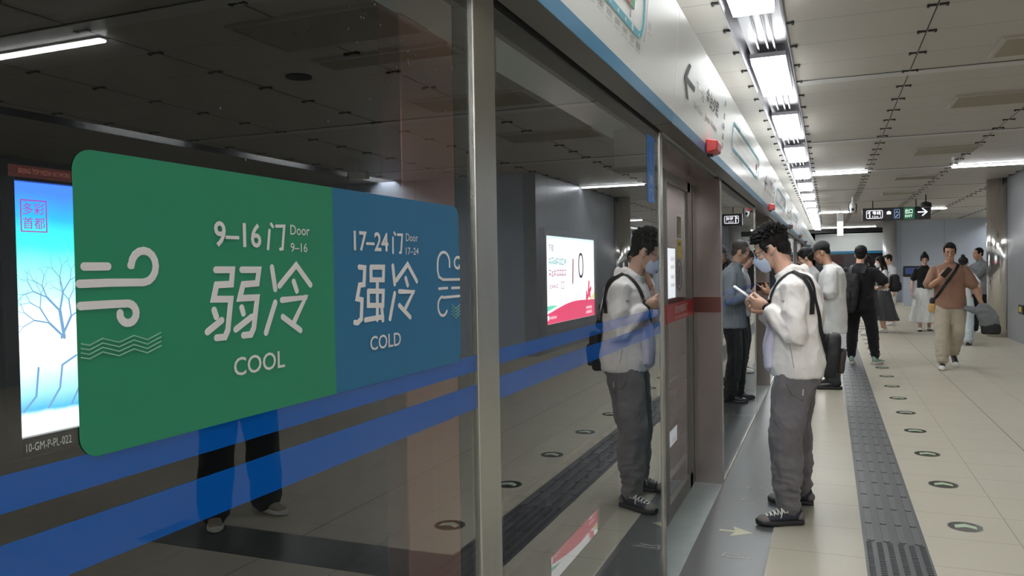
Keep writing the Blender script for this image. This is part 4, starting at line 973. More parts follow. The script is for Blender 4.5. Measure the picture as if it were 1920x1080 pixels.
    if hair in ('short', 'spiky', 'crop', 'full'):
        k = {'crop': .97, 'short': 1.0, 'spiky': 1.02, 'full': 1.09}[hair]
        ell(hb, (0, -.030, .052), (.083*k, .098*k, .086*k), Mh, u=20, v=14); ell(hb, (0, -.058, .0), (.069*k, .052*k, .072*k), Mh)
        for sg in (1, -1): ell(hb, (sg*.070, .022, .040), (.014, .026, .038), Mh); ell(hb, (sg*.0735, .026, .008), (.006, .009, .022), Mh)
        if hair != 'crop': ell(hb, (.01, .048, .098), (.062*k, .036, .026), Mh); ell(hb, (-.03, .058, .082), (.034, .022, .020), Mh)
        if hair == 'full': ell(hb, (0, -.02, .09), (.085, .085, .062), Mh)
    elif hair == 'long' or hair == 'bun':
        ell(hb, (0, -.028, .050), (.088, .103, .088), Mh, u=20, v=14)
        for sg in (1, -1): ell(hb, (sg*.040, .050, .078), (.045, .030, .030), Mh); ell(hb, (sg*.074, .018, .02), (.016, .034, .055), Mh)
        if hair == 'long':
            for sg in (1, -1):
                limb(hb, [Mh @ V((sg*.070, .0, .03)), Mh @ V((sg*.082, .0, -.06)), Mh @ V((sg*.080, .01, -.15)), Mh @ V((sg*.075, .03, -.25))], [.03, .032, .030, .018], n=8)
            limb(hb, [Mh @ V((0, -.07, .03)), Mh @ V((0, -.09, -.08)), Mh @ V((0, -.095, -.18)), Mh @ V((0, -.09, -.27))], [(.075, .045), (.082, .040), (.078, .032), (.060, .018)], n=10)
        else: ell(hb, (0, -.05, .145), (.040, .040, .034), Mh); ell(hb, (0, -.08, -.02), (.066, .040, .05), Mh)
    elif hair == 'cap':
        ell(hb, (0, -.026, .034), (.0785, .090, .062), Mh); ell(hb, (0, -.056, .0), (.066, .046, .060), Mh)
    amp = .0035 if hair in ('long', 'bun', 'full', 'spiky') else .002
    ho = remesh(hb, 'hair', max(.0035, vox*.6), hm, body, 2, lambda c: amp*noise.noise(V((c.x*60, c.y*60, c.z*22))))
    if hair == 'spiky':
        sb = bmesh.new(); sb.from_mesh(ho.data)
        for i in range(900):
            th = rnd.uniform(0, 2*PI); ph = rnd.uniform(.0, 1.5); dv = V((math.sin(ph)*math.cos(th), math.sin(ph)*math.sin(th), math.cos(ph)))
            p = V((0, -.028, .052))+V((dv.x*.080, dv.y*.095, dv.z*.083))
            if p.z < .07 and p.y > .040: continue
            if p.z < .04: continue
            q = (dv*.8+V((rnd.gauss(0, .12), .28 if p.y > -.01 else .0, .40+rnd.gauss(0, .1)))).normalized(); L = rnd.uniform(.018, .034)*(1.25 if p.y > .02 else 1)
            limb(sb, [Mh @ p, Mh @ (p+q*L*.55), Mh @ (p+q*L+V((0, .004, -.003)))], [.0062, .0046, .0010], n=4, cap=False)
        sb.to_mesh(ho.data); sb.free()
        for p_ in ho.data.polygons: p_.use_smooth = True
    if hair == 'cap':
        cb = bmesh.new(); ell(cb, (0, -.022, .058), (.090, .106, .084), Mh, u=20, v=14); bmesh.ops.bisect_plane(cb, geom=cb.verts[:]+cb.edges[:]+cb.faces[:], plane_co=Mh @ V((0, 0, .045)), plane_no=(Mh.to_3x3() @ V((0, -.16, 1))), clear_inner=True); bmesh.ops.holes_fill(cb, edges=cb.edges)
        limb(cb, [Mh @ V((0, .055, .058)), Mh @ V((0, .105, .056)), Mh @ V((0, .158, .040))], [(.072, .006), (.070, .005), (.045, .004)], n=14)
        remesh(cb, 'cap', .004, mat('cap_black', lin(26,26,28), .85, sheen=.2), body, 2)
    # ---- glasses and mask
    if glasses:
        m = MB()
        for sg in (1, -1):
            m.tube([Mh @ V((sg*(.032+.023*math.cos(a)), .095-.006*abs(math.cos(a)), .002+.018*math.sin(a))) for a in [2*PI*i/14 for i in range(15)]], .0021, 6)
            m.tube([Mh @ V((sg*.054, .089, .008)), Mh @ V((sg*.074, .06, .010)), Mh @ V((sg*.080, .0, .008)), Mh @ V((sg*.078, -.015, -.004))], .0016, 6)
        m.tube([Mh @ V((-.010, .096, .006)), Mh @ V((0, .104, .008)), Mh @ V((.010, .096, .006))], .0014, 6)
        m.build('glasses', M['rubber'], body, True)
    if mask:
        mc = mask if not isinstance(mask, bool) else mat('mask_blue', lin(212,224,250), .8, bump=.2, bscale=60, bstretch=(1, 1, 6))
        mk = bmesh.new(); G = []
        zs = [.002, -.014, -.032, -.052, -.075, -.098, -.112]; ys = [.103, .118, .126, .121, .113, .104, .088]; ws = [.040, .053, .060, .061, .056, .044, .028]
        for th in (0, .003):
            g = []
            for z, y, w in zip(zs, ys, ws):
                g.append([mk.verts.new(Mh @ V((w*u_, (y+th)-(.055+.020)*abs(u_)**2.2*(w/.06), z-.006*abs(u_)))) for u_ in [-1+2*j/10 for j in range(11)]])
            G.append(g)
        for g in G:
            for a, b in zip(g, g[1:]):
                for j in range(10): mk.faces.new((a[j], a[j+1], b[j+1], b[j]))
        for j in range(10): mk.faces.new((G[0][0][j], G[0][0][j+1], G[1][0][j+1], G[1][0][j])); mk.faces.new((G[0][-1][j], G[0][-1][j+1], G[1][-1][j+1], G[1][-1][j]))
        for i in range(len(zs)-1):
            for j in (0, 10): mk.faces.new((G[0][i][j], G[0][i+1][j], G[1][i+1][j], G[1][i][j]))
        bmesh.ops.recalc_face_normals(mk, faces=mk.faces)
        me = bpy.data.meshes.new('face_mask'); mk.to_mesh(me); mk.free(); me.materials.append(mc)
        for p in me.polygons: p.use_smooth = True
        o = bpy.data.objects.new('face_mask', me); COL.objects.link(o); o.parent = body
        m = MB()
        for sg in (1, -1):
            m.tube([Mh @ V((sg*.052, .060, -.018)), Mh @ V((sg*.073, .035, .000)), Mh @ V((sg*.082, .004, .022)), Mh @ V((sg*.084, -.020, .005)), Mh @ V((sg*.080, -.012, -.035)), Mh @ V((sg*.066, .020, -.060)), Mh @ V((sg*.045, .058, -.085))], .0022, 6)
        m.build('mask_strap', M['white_pl'], o, True)
    # ---- trousers / skirt
    if legs:
        k = legs.get('w', 1.0); tp = legs.get('taper', 1.0); lb = bmesh.new(); zc = legs.get('cuff', .07)
        if legs['kind'] == 'trousers':
            loft_rings(lb, trings([(.80, .155*b_, .115*b_, 0), (.86, .172*b_, .128*b_, -.005), (.93, .172*b_, .126*b_, -.005), (1.0, .158*b_, .116*b_, 0), (1.03, .152*b_, .11*b_, 0)]))
            for i in range(2):
                sg = 1 if i == 0 else -1; a = ank[i].copy(); kk = kn[i]
                e = a+V((0, 0, zc-.085)); tdir = (e-kk)
                P_ = [hip[i]+V((0, 0, .0)), hip[i].lerp(kk, .35), hip[i].lerp(kk, .75), kk, kk.lerp(e, .35), kk.lerp(e, .75), e]
                R_ = [.098*s*b_, .100*s*k*b_, .088*s*k, .083*s*k, .082*s*k*(1-.2*(1-tp)), .078*s*k*(1-.65*(1-tp)), .072*s*k*tp]
                slimb(lb, P_, R_, n=16)
        elif legs['kind'] == 'shorts':
            loft_rings(lb, trings([(.80, .165*b_, .12*b_, 0), (.90, .172*b_, .128*b_, -.005), (1.0, .158*b_, .116*b_, 0), (1.03, .152*b_, .11*b_, 0)]))
            for i in range(2): limb(lb, [hip[i], hip[i].lerp(kn[i], .5), hip[i].lerp(kn[i], .95)], [.1*s, .105*s, .105*s], n=16)
        else:
            hz = legs.get('hem', .25); R = []
            for j in range(9):
                t = j/8; h = 1.03+(hz-1.03)*t; fl = legs.get('flare', .16)
                hp = min(1, t*4.5); rx = (.150+.042*hp+fl*t)*s*b_; ry = (.115+.035*hp+fl*.9*t)*s*b_
                R.append([V((rx*(1+.06*t*math.sin(11*a+seed)+.03*t*math.sin(5*a))*math.cos(a), pelvis_dy+ry*(1+.06*t*math.sin(11*a+seed)+.03*t*math.sin(5*a))*math.sin(a)+legs.get('swing', 0)*t*t, h*s)) for a in [2*PI*q/36 for q in range(72)]])
            loft_rings(lb, R)
        F.legs = remesh(lb, 'trousers' if legs['kind'] != 'skirt' else 'skirt', max(.0075, vox*1.25), legs['m'], body, 3, fold(legs.get('f', .008), (7, 7, 5) if legs['kind'] != 'skirt' else (16, 16, 1.6), seed, (zc+.12, .22), .011 if legs['kind'] == 'trousers' else 0))
    # ---- shoes
    if shoes:
        for i in range(2):
            sg = 1 if i == 0 else -1; f = feet[i]; yw = math.radians(f[3]); R3 = Matrix.Rotation(yw, 4, 'Z'); tilt_ = f[4] if len(f) > 4 else 0
            Mf = Matrix.Translation(V((f[0], f[1], f[2]))) @ R3 @ Matrix.Rotation(math.radians(-tilt_), 4, 'X') @ Matrix.Scale(s*shoes.get('k', 1.0), 4)
            sb = bmesh.new(); outl = [(-.075, .030), (-.06, .037), (-.02, .037), (.03, .040), (.09, .049), (.14, .048), (.175, .036), (.195, .018)]
            rings = []
            for y_, hw in outl:
                zt = .034
                rings.append([Mf @ V((hw*math.copysign(abs(math.cos(a))**.6, math.cos(a)), y_, zt/2+zt/2*math.copysign(abs(math.sin(a))**.5, math.sin(a))+max(0, y_-.12)*.10)) for a in [2*PI*q/14 for q in range(14)]])
            loft_rings(sb, rings); sole = remesh(sb, 'sole', .0045, shoes['sole'], None, 2)
            ub = bmesh.new(); limb(ub, [Mf @ V((0, -.045, .06)), Mf @ V((0, -.01, .058)), Mf @ V((0, .045, .052)), Mf @ V((0, .10, .042)), Mf @ V((0, .145, .038)), Mf @ V((0, .172, .034))], [(.031*s, .036*s), (.034*s, .042*s), (.036*s, .034*s), (.041*s, .026*s), (.041*s, .022*s), (.030*s, .018*s)], side=(R3 @ V((1, 0, 0))), n=14)
            limb(ub, [Mf @ V((0, -.035, .055)), Mf @ V((0, -.028, .085)), Mf @ V((0, -.022, .108))], [(.032*s, .040*s), (.032*s, .040*s), (.030*s, .036*s)], side=(R3 @ V((1, 0, 0))), n=12)
            up = remesh(ub, 'shoe', .0045, shoes['m'], body, 2); sole.parent = up
            if shoes.get('toe'):
                tb = bmesh.new(); ell(tb, (0, .145, .036), (.043, .045, .026), Mf); remesh(tb, 'toe_cap', .0045, shoes['toe'], up, 2); tb = bmesh.new(); ell(tb, (0, -.055, .050), (.034, .030, .030), Mf); remesh(tb, 'heel_patch', .0045, shoes['toe'], up, 2)
            if shoes.get('lace'):
                m = MB()
                for q in range(5):
                    y_ = .048+.021*q; z_ = .090-.0085*q
                    m.tube([Mf @ V((-.028, y_-.008, z_-.018)), Mf @ V((-.012, y_, z_+.004)), Mf @ V((.012, y_+.004, z_+.004)), Mf @ V((.028, y_+.010, z_-.018))], .0038, 6)
                    m.tube([Mf @ V((.028, y_-.008, z_-.018)), Mf @ V((.012, y_, z_+.006)), Mf @ V((-.012, y_+.006, z_+.005)), Mf @ V((-.028, y_+.010, z_-.018))], .0034, 6)
                for sg2 in (1, -1):
                    m.tube([Mf @ V((0, .032, .098)), Mf @ V((sg2*.022, .022, .104)), Mf @ V((sg2*.046, .030, .085)), Mf @ V((sg2*.036, .045, .078)), Mf @ V((sg2*.006, .034, .096))], .0034, 6)
                    m.tube([Mf @ V((0, .034, .096)), Mf @ V((sg2*.030, .055, .080)), Mf @ V((sg2*.048, .070, .052))], .0032, 6)
                lo = m.build('laces', shoes['lace'], up, True); lo['label'] = 'white shoe laces'
    # ---- top
    if top:
        tb = bmesh.new(); k = top.get('w', 1.0)*b_; hem = top.get('hem', .82); hw = top.get('hemw', 1.0)
        tab = [(hem, .178*k*hw, .138*k*hw, top.get('hy', 0)), (hem+.012, .181*k*hw, .141*k*hw, top.get('hy', 0)), ((hem+1.02)/2, .178*k, .138*k, top.get('hy', 0)*.6), (1.02, .170*k, .130*k, 0), (1.14, .168*k, .128*k, .004), (1.26, .176*k, .134*k, .004), (1.35, .180*k, .124*k, 0), (1.41, .165*k, .102*k, -.005), (1.45, .118*k, .080, -.005), (1.478, .080, .070, 0), (1.50, .071, .068, .004)]
        tab = [t_ for i_, t_ in enumerate(tab) if i_ < 2 or t_[0] > hem+.03]
        loft_rings(tb, trings(tab))
        for i in range(2):
            sg = 1 if i == 0 else -1; sl = top.get('sleeve', 'short'); q = top.get('sw', 1.0)
            if sl == 'short':
                e = sh[i].lerp(el[i], top.get('sl', .72)); slimb(tb, [T(1.35, sg*.07*b_), T(1.372, sg*.13*b_), sh[i]+V((0, 0, -.004)), sh[i].lerp(e, .55), e], [.080*s, .070*s, .062*s*q, .070*s*q, .077*s*q], n=16)
            elif sl == 'long':
                slimb(tb, [T(1.35, sg*.07*b_), T(1.372, sg*.13*b_), sh[i]+V((0, 0, -.004)), sh[i].lerp(el[i], .5), el[i], el[i].lerp(wr[i], .45), el[i].lerp(wr[i], .80), el[i].lerp(wr[i], .93)], [.080*s, .070*s, .062*s*q, .066*s*q, .062*s*q, .060*s*q, .055*s*q, .036*s*q], n=16)
        if top.get('hood'):
            limb(tb, [T(1.475, -.085, .03), T(1.475, -.080, -.04), T(1.455, 0, -.105), T(1.475, .080, -.04), T(1.475, .085, .03)], [(.016, .020), (.022, .028), (.030, .045), (.022, .028), (.016, .020)], n=10)
        if top.get('collar'):
            limb(tb, [T(1.50, 0, .075), T(1.515, .06, .04), T(1.525, .066, -.02), T(1.53, 0, -.065), T(1.525, -.066, -.02), T(1.515, -.06, .04), T(1.50, 0, .075)], [.012]*7, n=8)
        F.top = remesh(tb, top.get('name', 'shirt'), max(.0070, vox*1.15), top['m'], body, 8, fold(top.get('f', .006), top.get('fs', (7, 7, 4.5)), seed+3))
    F.loc = loc; F.rz = rz
    return F

from mathutils.bvhtree import BVHTree
def catmull(P, n=8):
    P = [V(p) for p in P]; Q = [P[0]+(P[0]-P[1])]+P+[P[-1]+(P[-1]-P[-2])]; out = []
    for i in range(1, len(Q)-2):
        a, b, c, d = Q[i-1:i+3]
        for j in range(n):
            t = j/n; out.append(.5*((2*b)+(c-a)*t+(2*a-5*b+4*c-d)*t*t+(3*b-3*c+d-a)*t**3))
    return out+[P[-1]]
def strap(F, objs, pts, w, m, name='strap', off=.006, parent=None, th=.004):
    """belt of width w laid over the clothed body surface"""
    trees = [BVHTree.FromPolygons([v.co for v in o.data.vertices], [tuple(p.vertices) for p in o.data.polygons]) for o in objs]
    C = catmull(pts, 7); path = []
    for p in C:
        best = None
        for t in trees:
            co, n, _, dist = t.find_nearest(p)
            if co is not None and (best is None or dist < best[2]): best = (co, n, dist)
        co, n, dist = best
        path.append((co+n*off, n) if dist < .09 or (p-co).dot(n) < 0 else (p, n))
    for _ in range(2): path = [path[0]]+[((path[i-1][0]+path[i][0]*2+path[i+1][0])/4, (path[i-1][1]+path[i][1]*2+path[i+1][1]).normalized()) for i in range(1, len(path)-1)]+[path[-1]]
    bm = bmesh.new(); rings = []
    for i, (p, n) in enumerate(path):
        t = (path[min(i+1, len(path)-1)][0]-path[max(i-1, 0)][0]).normalized(); a = t.cross(n).normalized(); n2 = a.cross(t)
        rings.append([p+a*(w/2)-n2*th/2, p-a*(w/2)-n2*th/2, p-a*(w/2)+n2*th/2, p+a*(w/2)+n2*th/2])
    loft_rings(bm, rings); bmesh.ops.recalc_face_normals(bm, faces=bm.faces)
    me = bpy.data.meshes.new(name); bm.to_mesh(me); bm.free(); me.materials.append(m)
    o = bpy.data.objects.new(name, me); COL.objects.link(o)
    if parent: o.parent = parent
    return o
def worn(F, name, label, cat):
    r = empty(name, F.loc); r.rotation_euler = (0, 0, F.rz); tag(r, label, cat); return r
def soft_box(c, r, m, name, parent, vox=.009, rot=(0, 0, 0), amp=.006, extra=()):
    bm = bmesh.new(); Mx = Matrix.Translation(V(c)) @ Euler(rot).to_matrix().to_4x4()
    rings = []
    for z, k in ((-1, .72), (-.9, .9), (-.6, 1.0), (0, 1.0), (.6, .95), (.88, .82), (1, .6)):
        rings.append([Mx @ V((r[0]*k*math.copysign(abs(math.cos(a))**.45, math.cos(a)), r[1]*k*math.copysign(abs(math.sin(a))**.45, math.sin(a)), r[2]*z)) for a in [2*PI*q/24 for q in range(24)]])
    loft_rings(bm, rings)
    for ec, er in extra: ell(bm, ec, er, Mx)
    return remesh(bm, name, vox, m, parent, 2, fold(amp, (9, 9, 9), 5))
def phone(F, c, d, n, label, m=None, size=(.074, .155, .009)):
    """slab at c, long side along d, screen facing n (figure coordinates)"""
    d = V(d).normalized(); n = V(n); n = (n-d*n.dot(d)).normalized(); t = d.cross(n)
    r = worn(F, 'phone', label, 'phone'); Mx = Matrix.Translation(V(c)) @ Matrix((t, d, n)).transposed().to_4x4()
    mm = MB(); mm.box(-size[0]/2, size[0]/2, -size[1]/2, size[1]/2, -size[2]/2, size[2]/2); o = bevel(mm.build('case', m or M['black'], r), .004, 3); o.data.transform(Mx)
    mm = MB(); mm.box(-size[0]/2+.004, size[0]/2-.004, -size[1]/2+.005, size[1]/2-.005, size[2]/2, size[2]/2+.0006); o = mm.build('screen', PHS, r); o.data.transform(Mx)
    return r
PHS = mat('phone_screen', lin(30,32,38), .15, em=lin(150,160,185), es=.25)
def cloth(name, c, f=.25, sheen=.15, rough=.85): return mat(name, c, rough, spec=.2, bump=.12, bscale=220, var=.05, vscale=14, sheen=sheen)

C_WHITE = cloth('cloth_white', lin(244,238,234)); C_GREYTR = cloth('cloth_warm_grey', lin(112,108,110)); C_BLACK = cloth('cloth_black', lin(30,30,33)); C_BLUEGREY = cloth('cloth_blue_grey', lin(126,133,140))
C_TEE = cloth('cloth_tee_white', lin(222,222,220)); C_DENIM = cloth('cloth_dark_grey', lin(62,64,70)); C_BROWN = cloth('cloth_brown', lin(146,112,94)); C_BEIGE = cloth('cloth_beige', lin(178,168,150))
C_SKIRTG = cloth('cloth_skirt_grey', lin(76,76,80)); C_GREYJ = cloth('cloth_grey_jacket', lin(126,130,134)); C_LIGHTGREY = cloth('cloth_light_grey', lin(186,188,190)); C_PALE = cloth('cloth_pale_blue', lin(196,208,212))
C_BAG = mat('bag_nylon_black', lin(26,26,29), .6, bump=.2, bscale=200); C_BAGB = mat('bag_brown', lin(52,44,40), .6)
S_WHITE = mat('sole_white', lin(215,213,205), .5); S_BLACK = mat('sole_black', lin(34,34,36), .5); U_GREY = mat('suede_grey', lin(112,106,100), .85); U_NAVY = mat('shoe_navy', lin(44,46,58), .7); U_BLACK = mat('shoe_black', lin(28,28,30), .45)
U_MINT = mat('shoe_mint', lin(150,178,168), .6); U_WHITE = mat('shoe_white', lin(214,212,206), .55); U_TAN = mat('shoe_beige', lin(150,138,122), .6); LACE = mat('lace_white', lin(225,222,215), .7)

# ---- main man, seen in profile, facing the glass
X0, Y0p = -.170, 4.90
P1 = person('man in white jacket, grey trousers and blue face mask holding a phone, nearest the camera', (X0, Y0p, 0), 180, H=1.735, lean=1, hunch=26, neck_fwd=.045, head=(26, 0), vox=.0046,
    feet=[(.33, .0, 0, 4), (-.10, .045, 0, 24)], halfhip=.085, pelvis_dy=-.0,
    arms=[dict(w=(.085, .205, 1.225), pole=(.55, -.35, -1), d=(-.45, .8, .25), n=(-.6, -.2, .75), curl=[44, 48, 52, 56], th=(.9, .3, .4)),
          dict(w=(-.115, .160, 1.262), pole=(-.35, -.55, -1), d=(.22, .92, .20), n=(.86, -.10, .42), curl=[46, 50, 54, 58], tc=30, th=(.92, .25, .45))],
    top=dict(m=C_WHITE, name='jacket', w=1.16, hem=.865, hemw=.93, sleeve='long', sw=1.0, hood=True, f=.014, fs=(9, 7, 5)),
    legs=dict(kind='trousers', m=C_GREYTR, w=1.17, cuff=.105, taper=.76, f=.015), hair='spiky', glasses=True, mask=True, seed=4,
    shoes=dict(m=U_NAVY, sole=S_BLACK, toe=U_GREY, lace=LACE, k=1.02))
jt = P1.top
# jacket details
m = MB()
bt = BVHTree.FromPolygons([v.co for v in jt.data.vertices], [tuple(p.vertices) for p in jt.data.polygons])
def proj_side(y, z, x=-.6):
    h_ = bt.ray_cast(V((x, y, z)), V((1, 0, 0))); return (h_[0]+V((-.0015, 0, 0))) if h_[0] else V((-.2, y, z))
m.tube([proj_side(y, z) for y, z in ((.045, 1.10), (.035, 1.06), (.025, 1.00), (.018, .95), (.012, .92))], .0022, 6); o = m.build('pocket_zip', mat('zip_grey', lin(168,166,166), .5), P1.body, True)
m = MB(); m.tube([proj_side(y, z) for y, z in ((.075, 1.300), (.060, 1.301))], .0022, 6); m.tube([proj_side(y, z) for y, z in ((.073, 1.292), (.062, 1.293))], .0016, 6); m.build('chest_mark', C_GREYTR, P1.body)
# pale lining bulging open at the front
bm = bmesh.new(); limb(bm, [(.01, .075, 1.36), (.0, .125, 1.18), (-.02, .150, 1.02), (-.03, .150, .90)], [(.05, .02), (.085, .035), (.10, .045), (.085, .035)], n=14); remesh(bm, 'inner_shirt', .008, cloth('cloth_lilac_white', lin(208,204,226)), P1.body, 3, fold(.006, (16, 14, 4), 9))
tr = P1.legs; bt2 = BVHTree.FromPolygons([v.co for v in tr.data.vertices], [tuple(p.vertices) for p in tr.data.polygons])
def ps2(y, z):
    h_ = bt2.ray_cast(V((-.6, y, z)), V((1, 0, 0))); return (h_[0]+V((-.0015, 0, 0))) if h_[0] else V((-.2, y, z))
m = MB(); m.tube([ps2(-.035, .80), ps2(-.032, .765)], .0035, 6); m.build('pocket_tab', mat('tab_pale', lin(205,190,190), .6), P1.body)
m = MB(); P_ = [(.055, .83), (.03, .77), (-.03, .735), (-.07, .75)]; m.tube([ps2(*q) for q in P_], .0014, 5); m.build('pocket_seam', C_BLACK, P1.body)
# watch band
e, w_ = P1.el[1], P1.wr[1]; m = MB(); dv = (w_-e).normalized(); m.tube([w_-dv*.006, w_+dv*.008], .0295, 16); m.build('wristband', M['black'], P1.body, True)
phone(P1, (-.045, .292, 1.335), (-.05, .80, .58), (0, -.58, .80), 'pale phone held by the man in the white jacket', M['white_pl'])
bag = worn(P1, 'shoulder_bag', 'black crossbody bag hanging behind the man in the white jacket', 'bag')
strap(P1, [jt, P1.body], [(-.10, .16, 1.26), (-.125, .13, 1.36), (-.115, .03, 1.46), (-.12, -.07, 1.43), (-.14, -.13, 1.30), (-.13, -.16, 1.15), (-.06, -.20, 1.00)], .032, C_BAG, 'strap', parent=bag)
strap(P1, [jt], [(-.12, .02, 1.462), (-.155, -.05, 1.40), (-.178, -.085, 1.28), (-.178, -.09, 1.22)], .028, C_BAG, 'strap_tail', parent=bag, off=.012)
strap(P1, [jt, P1.body], [(-.10, .16, 1.26), (.02, .165, 1.16), (.12, .13, 1.06), (.19, .02, .98), (.12, -.12, .98), (.02, -.20, 1.0)], .030, C_BAG, 'strap', parent=bag)
soft_box((.05, -.185, .97), (.11, .045, .13), C_BAG, 'bag_body', bag, rot=(.12, 0, 0)); soft_box((.05, -.238, .94), (.075, .020, .07), C_BAGB, 'front_pocket', bag, rot=(.12, 0, 0))

# ---- man in blue-grey shirt, hidden behind him but mirrored in the next pane
P2 = person('man in a long blue-grey shirt, hidden behind the masked man but mirrored in the glass', (-.37, 9.05, 0), 180, H=1.78, lean=1, hunch=16, head=(24, 0), neck_fwd=.03, vox=.008, skin=SKIN2,
    feet=[(.12, .03, 0, -8), (-.12, -.02, 0, 8)], arms=[dict(w=(.11, .22, 1.20), pole=(.5, -.3, -1), d=(-.3, .9, .3), n=(-.7, -.3, .5), curl=40), dict(w=(-.11, .21, 1.19), pole=(-.5, -.3, -1), d=(.3, .9, .3), n=(.7, -.3, .5), curl=40)],
    top=dict(m=C_BLUEGREY, w=1.12, hem=.80, sleeve='long', collar=True, f=.007), legs=dict(kind='trousers', m=C_BLACK, w=1.0, cuff=.06), shoes=dict(m=U_BLACK, sole=S_BLACK), hair='crop', hairm=HAIRG, glasses=True, seed=6)
phone(P2, (0, .33, 1.27), (0, .8, .6), (0, -.6, .8), 'dark phone held by the man in the blue-grey shirt')
# ---- cap man
P3 = person('man in a black cap and loose white T-shirt looking down, behind the masked man', (.045, 10.3, 0), 178, H=1.78, lean=0, hunch=22, head=(28, 0), neck_fwd=.035, vox=.008, skin=SKIN2, build=1.08,
    feet=[(.13, .03, 0, -6), (-.10, -.02, 0, 8)], arms=[dict(w=(.10, .24, 1.14), pole=(.4, -.3, -1), d=(-.3, .9, .3), n=(-.7, -.3, .5), curl=40), dict(w=(-.10, .24, 1.12), pole=(-.4, -.5, -1), d=(.3, .9, .3), n=(.7, -.3, .5), curl=40)],
    top=dict(m=C_TEE, w=1.10, hem=.66, hemw=.95, sw=1.22, sl=.88, f=.009), legs=dict(kind='trousers', m=C_DENIM, w=.95, cuff=.10), shoes=dict(m=U_BLACK, sole=S_BLACK, k=1.12), hair='cap', seed=8, glasses=True)
phone(P3, (0, .345, 1.20), (0, .8, .6), (0, -.6, .8), 'dark phone held by the man in the black cap')
# ---- man behind him
P4 = person('dark-haired man in a pale grey T-shirt just beyond the man in the black cap', (-.20, 11.6, 0), 185, H=1.72, lean=1, hunch=14, head=(22, 0), vox=.009,
    arms=[dict(w=(.12, .24, 1.12), pole=(.5, -.3, -1), d=(-.3, .9, .3), n=(-.7, -.3, .5), curl=40), dict(w=(-.12, .24, 1.12), pole=(-.5, -.3, -1), d=(.3, .9, .3), n=(.7, -.3, .5), curl=40)],
    top=dict(m=C_LIGHTGREY, w=1.06, hem=.80), legs=dict(kind='trousers', m=C_BLACK, cuff=.07), shoes=dict(m=U_WHITE, sole=S_WHITE), hair='full', glasses=True, seed=9)
# ---- black shirt with backpack, back view
P5 = person('man in a black T-shirt and black trousers with mint shoes, seen from behind', (.44, 12.95, 0), 76, H=1.76, lean=0, hunch=8, head=(12, 10), vox=.008, build=1.08,
    feet=[(.20, .05, 0, -16), (-.12, -.04, 0, 12)], arms=[dict(w=(.22, .22, 1.12), pole=(1.1, -.5, -.6), d=(-.7, .7, .1), n=(-.5, -.3, .6), curl=35), dict(w=(-.12, .25, 1.12), pole=(-.6, -.4, -1), d=(.4, .9, .2), n=(.7, -.3, .5), curl=35)],
    top=dict(m=C_BLACK, w=1.10, hem=.80, sw=1.12, f=.008), legs=dict(kind='trousers', m=C_BLACK, w=1.06, cuff=.11, taper=.72, f=.008), shoes=dict(m=U_MINT, sole=S_WHITE, k=1.05), hair='full', seed=12)
bp = worn(P5, 'backpack', 'large black backpack worn by the man in the black T-shirt', 'backpack')
soft_box((-.13, -.25, 1.08), (.165, .11, .29), C_BAG, 'backpack_body', bp, rot=(-.08, .16, .25)); soft_box((-.17, -.37, .98), (.12, .035, .14), C_BAG, 'front_pocket', bp, rot=(-.08, .16, .25))
for sg in (1, -1): strap(P5, [P5.top], [(sg*.09-.02, -.15, 1.36), (sg*.10, -.05, 1.47), (sg*.12, .06, 1.42), (sg*.12, .13, 1.25), (sg*.15, .02, 1.08), (sg*.12, -.13, .98)], .05, C_BAG, 'shoulder_strap', parent=bp, th=.012)
# ---- dark dress woman
P6 = person('woman with dark hair in black standing among the queue, beyond the backpack', (.83, 18.4, 0), 175, H=1.66, hunch=12, head=(18, 0), vox=.010, build=.9,
    arms=[dict(w=(.10, .24, 1.12), pole=(.5, -.3, -1), curl=40), dict(w=(-.10, .24, 1.12), pole=(-.5, -.3, -1), curl=40)],
    top=dict(m=C_BLACK, hem=.9, w=.95), legs=dict(kind='skirt', m=C_DENIM, hem=.42, flare=.06), shoes=dict(m=U_WHITE, sole=S_WHITE), hair='long', seed=14)
# ---- woman with white mask and backpack
P7 = person('woman in a white top, long grey skirt and white face mask with long black hair', (1.13, 19.1, 0), 190, H=1.66, hunch=10, head=(16, 8), vox=.009, build=.88, mask=mat('mask_white', lin(225,225,225), .8),
    arms=[dict(w=(.08, .24, 1.14), pole=(.5, -.3, -1), d=(-.2, .8, .5), n=(-.7, -.3, .5), curl=40), dict(w=(-.10, .22, 1.16), pole=(-.5, -.3, -1), d=(.2, .8, .5), n=(.7, -.3, .5), curl=40)],
    top=dict(m=C_TEE, hem=.93, w=.98, sleeve='long'), legs=dict(kind='skirt', m=C_SKIRTG, hem=.27, flare=.13, swing=-.08), shoes=dict(m=U_WHITE, sole=S_WHITE, k=1.05), hair='long', seed=16)
bp = worn(P7, 'backpack', 'black backpack worn by the woman in the long grey skirt', 'backpack')
soft_box((.02, -.22, 1.07), (.14, .09, .19), C_BAG, 'backpack_body', bp); soft_box((.02, -.32, 1.0), (.10, .03, .09), C_BAG, 'front_pocket', bp)
for sg in (1, -1): strap(P7, [P7.top], [(sg*.08, -.14, 1.30), (sg*.085, -.04, 1.40), (sg*.10, .06, 1.34), (sg*.12, .09, 1.2), (sg*.13, .0, 1.05), (sg*.10, -.12, .98)], .035, C_BAG, 'shoulder_strap', parent=bp, th=.01)
P8 = person('person in pale clothes mostly hidden behind the woman with the grey skirt', (1.42, 21.2, 0), 200, H=1.72, head=(10, 0), vox=.010, arms=None,
    top=dict(m=C_LIGHTGREY, hem=.85), legs=dict(kind='shorts', m=C_TEE, cuff=.4), shoes=dict(m=U_WHITE, sole=S_WHITE), hair='short', seed=18)
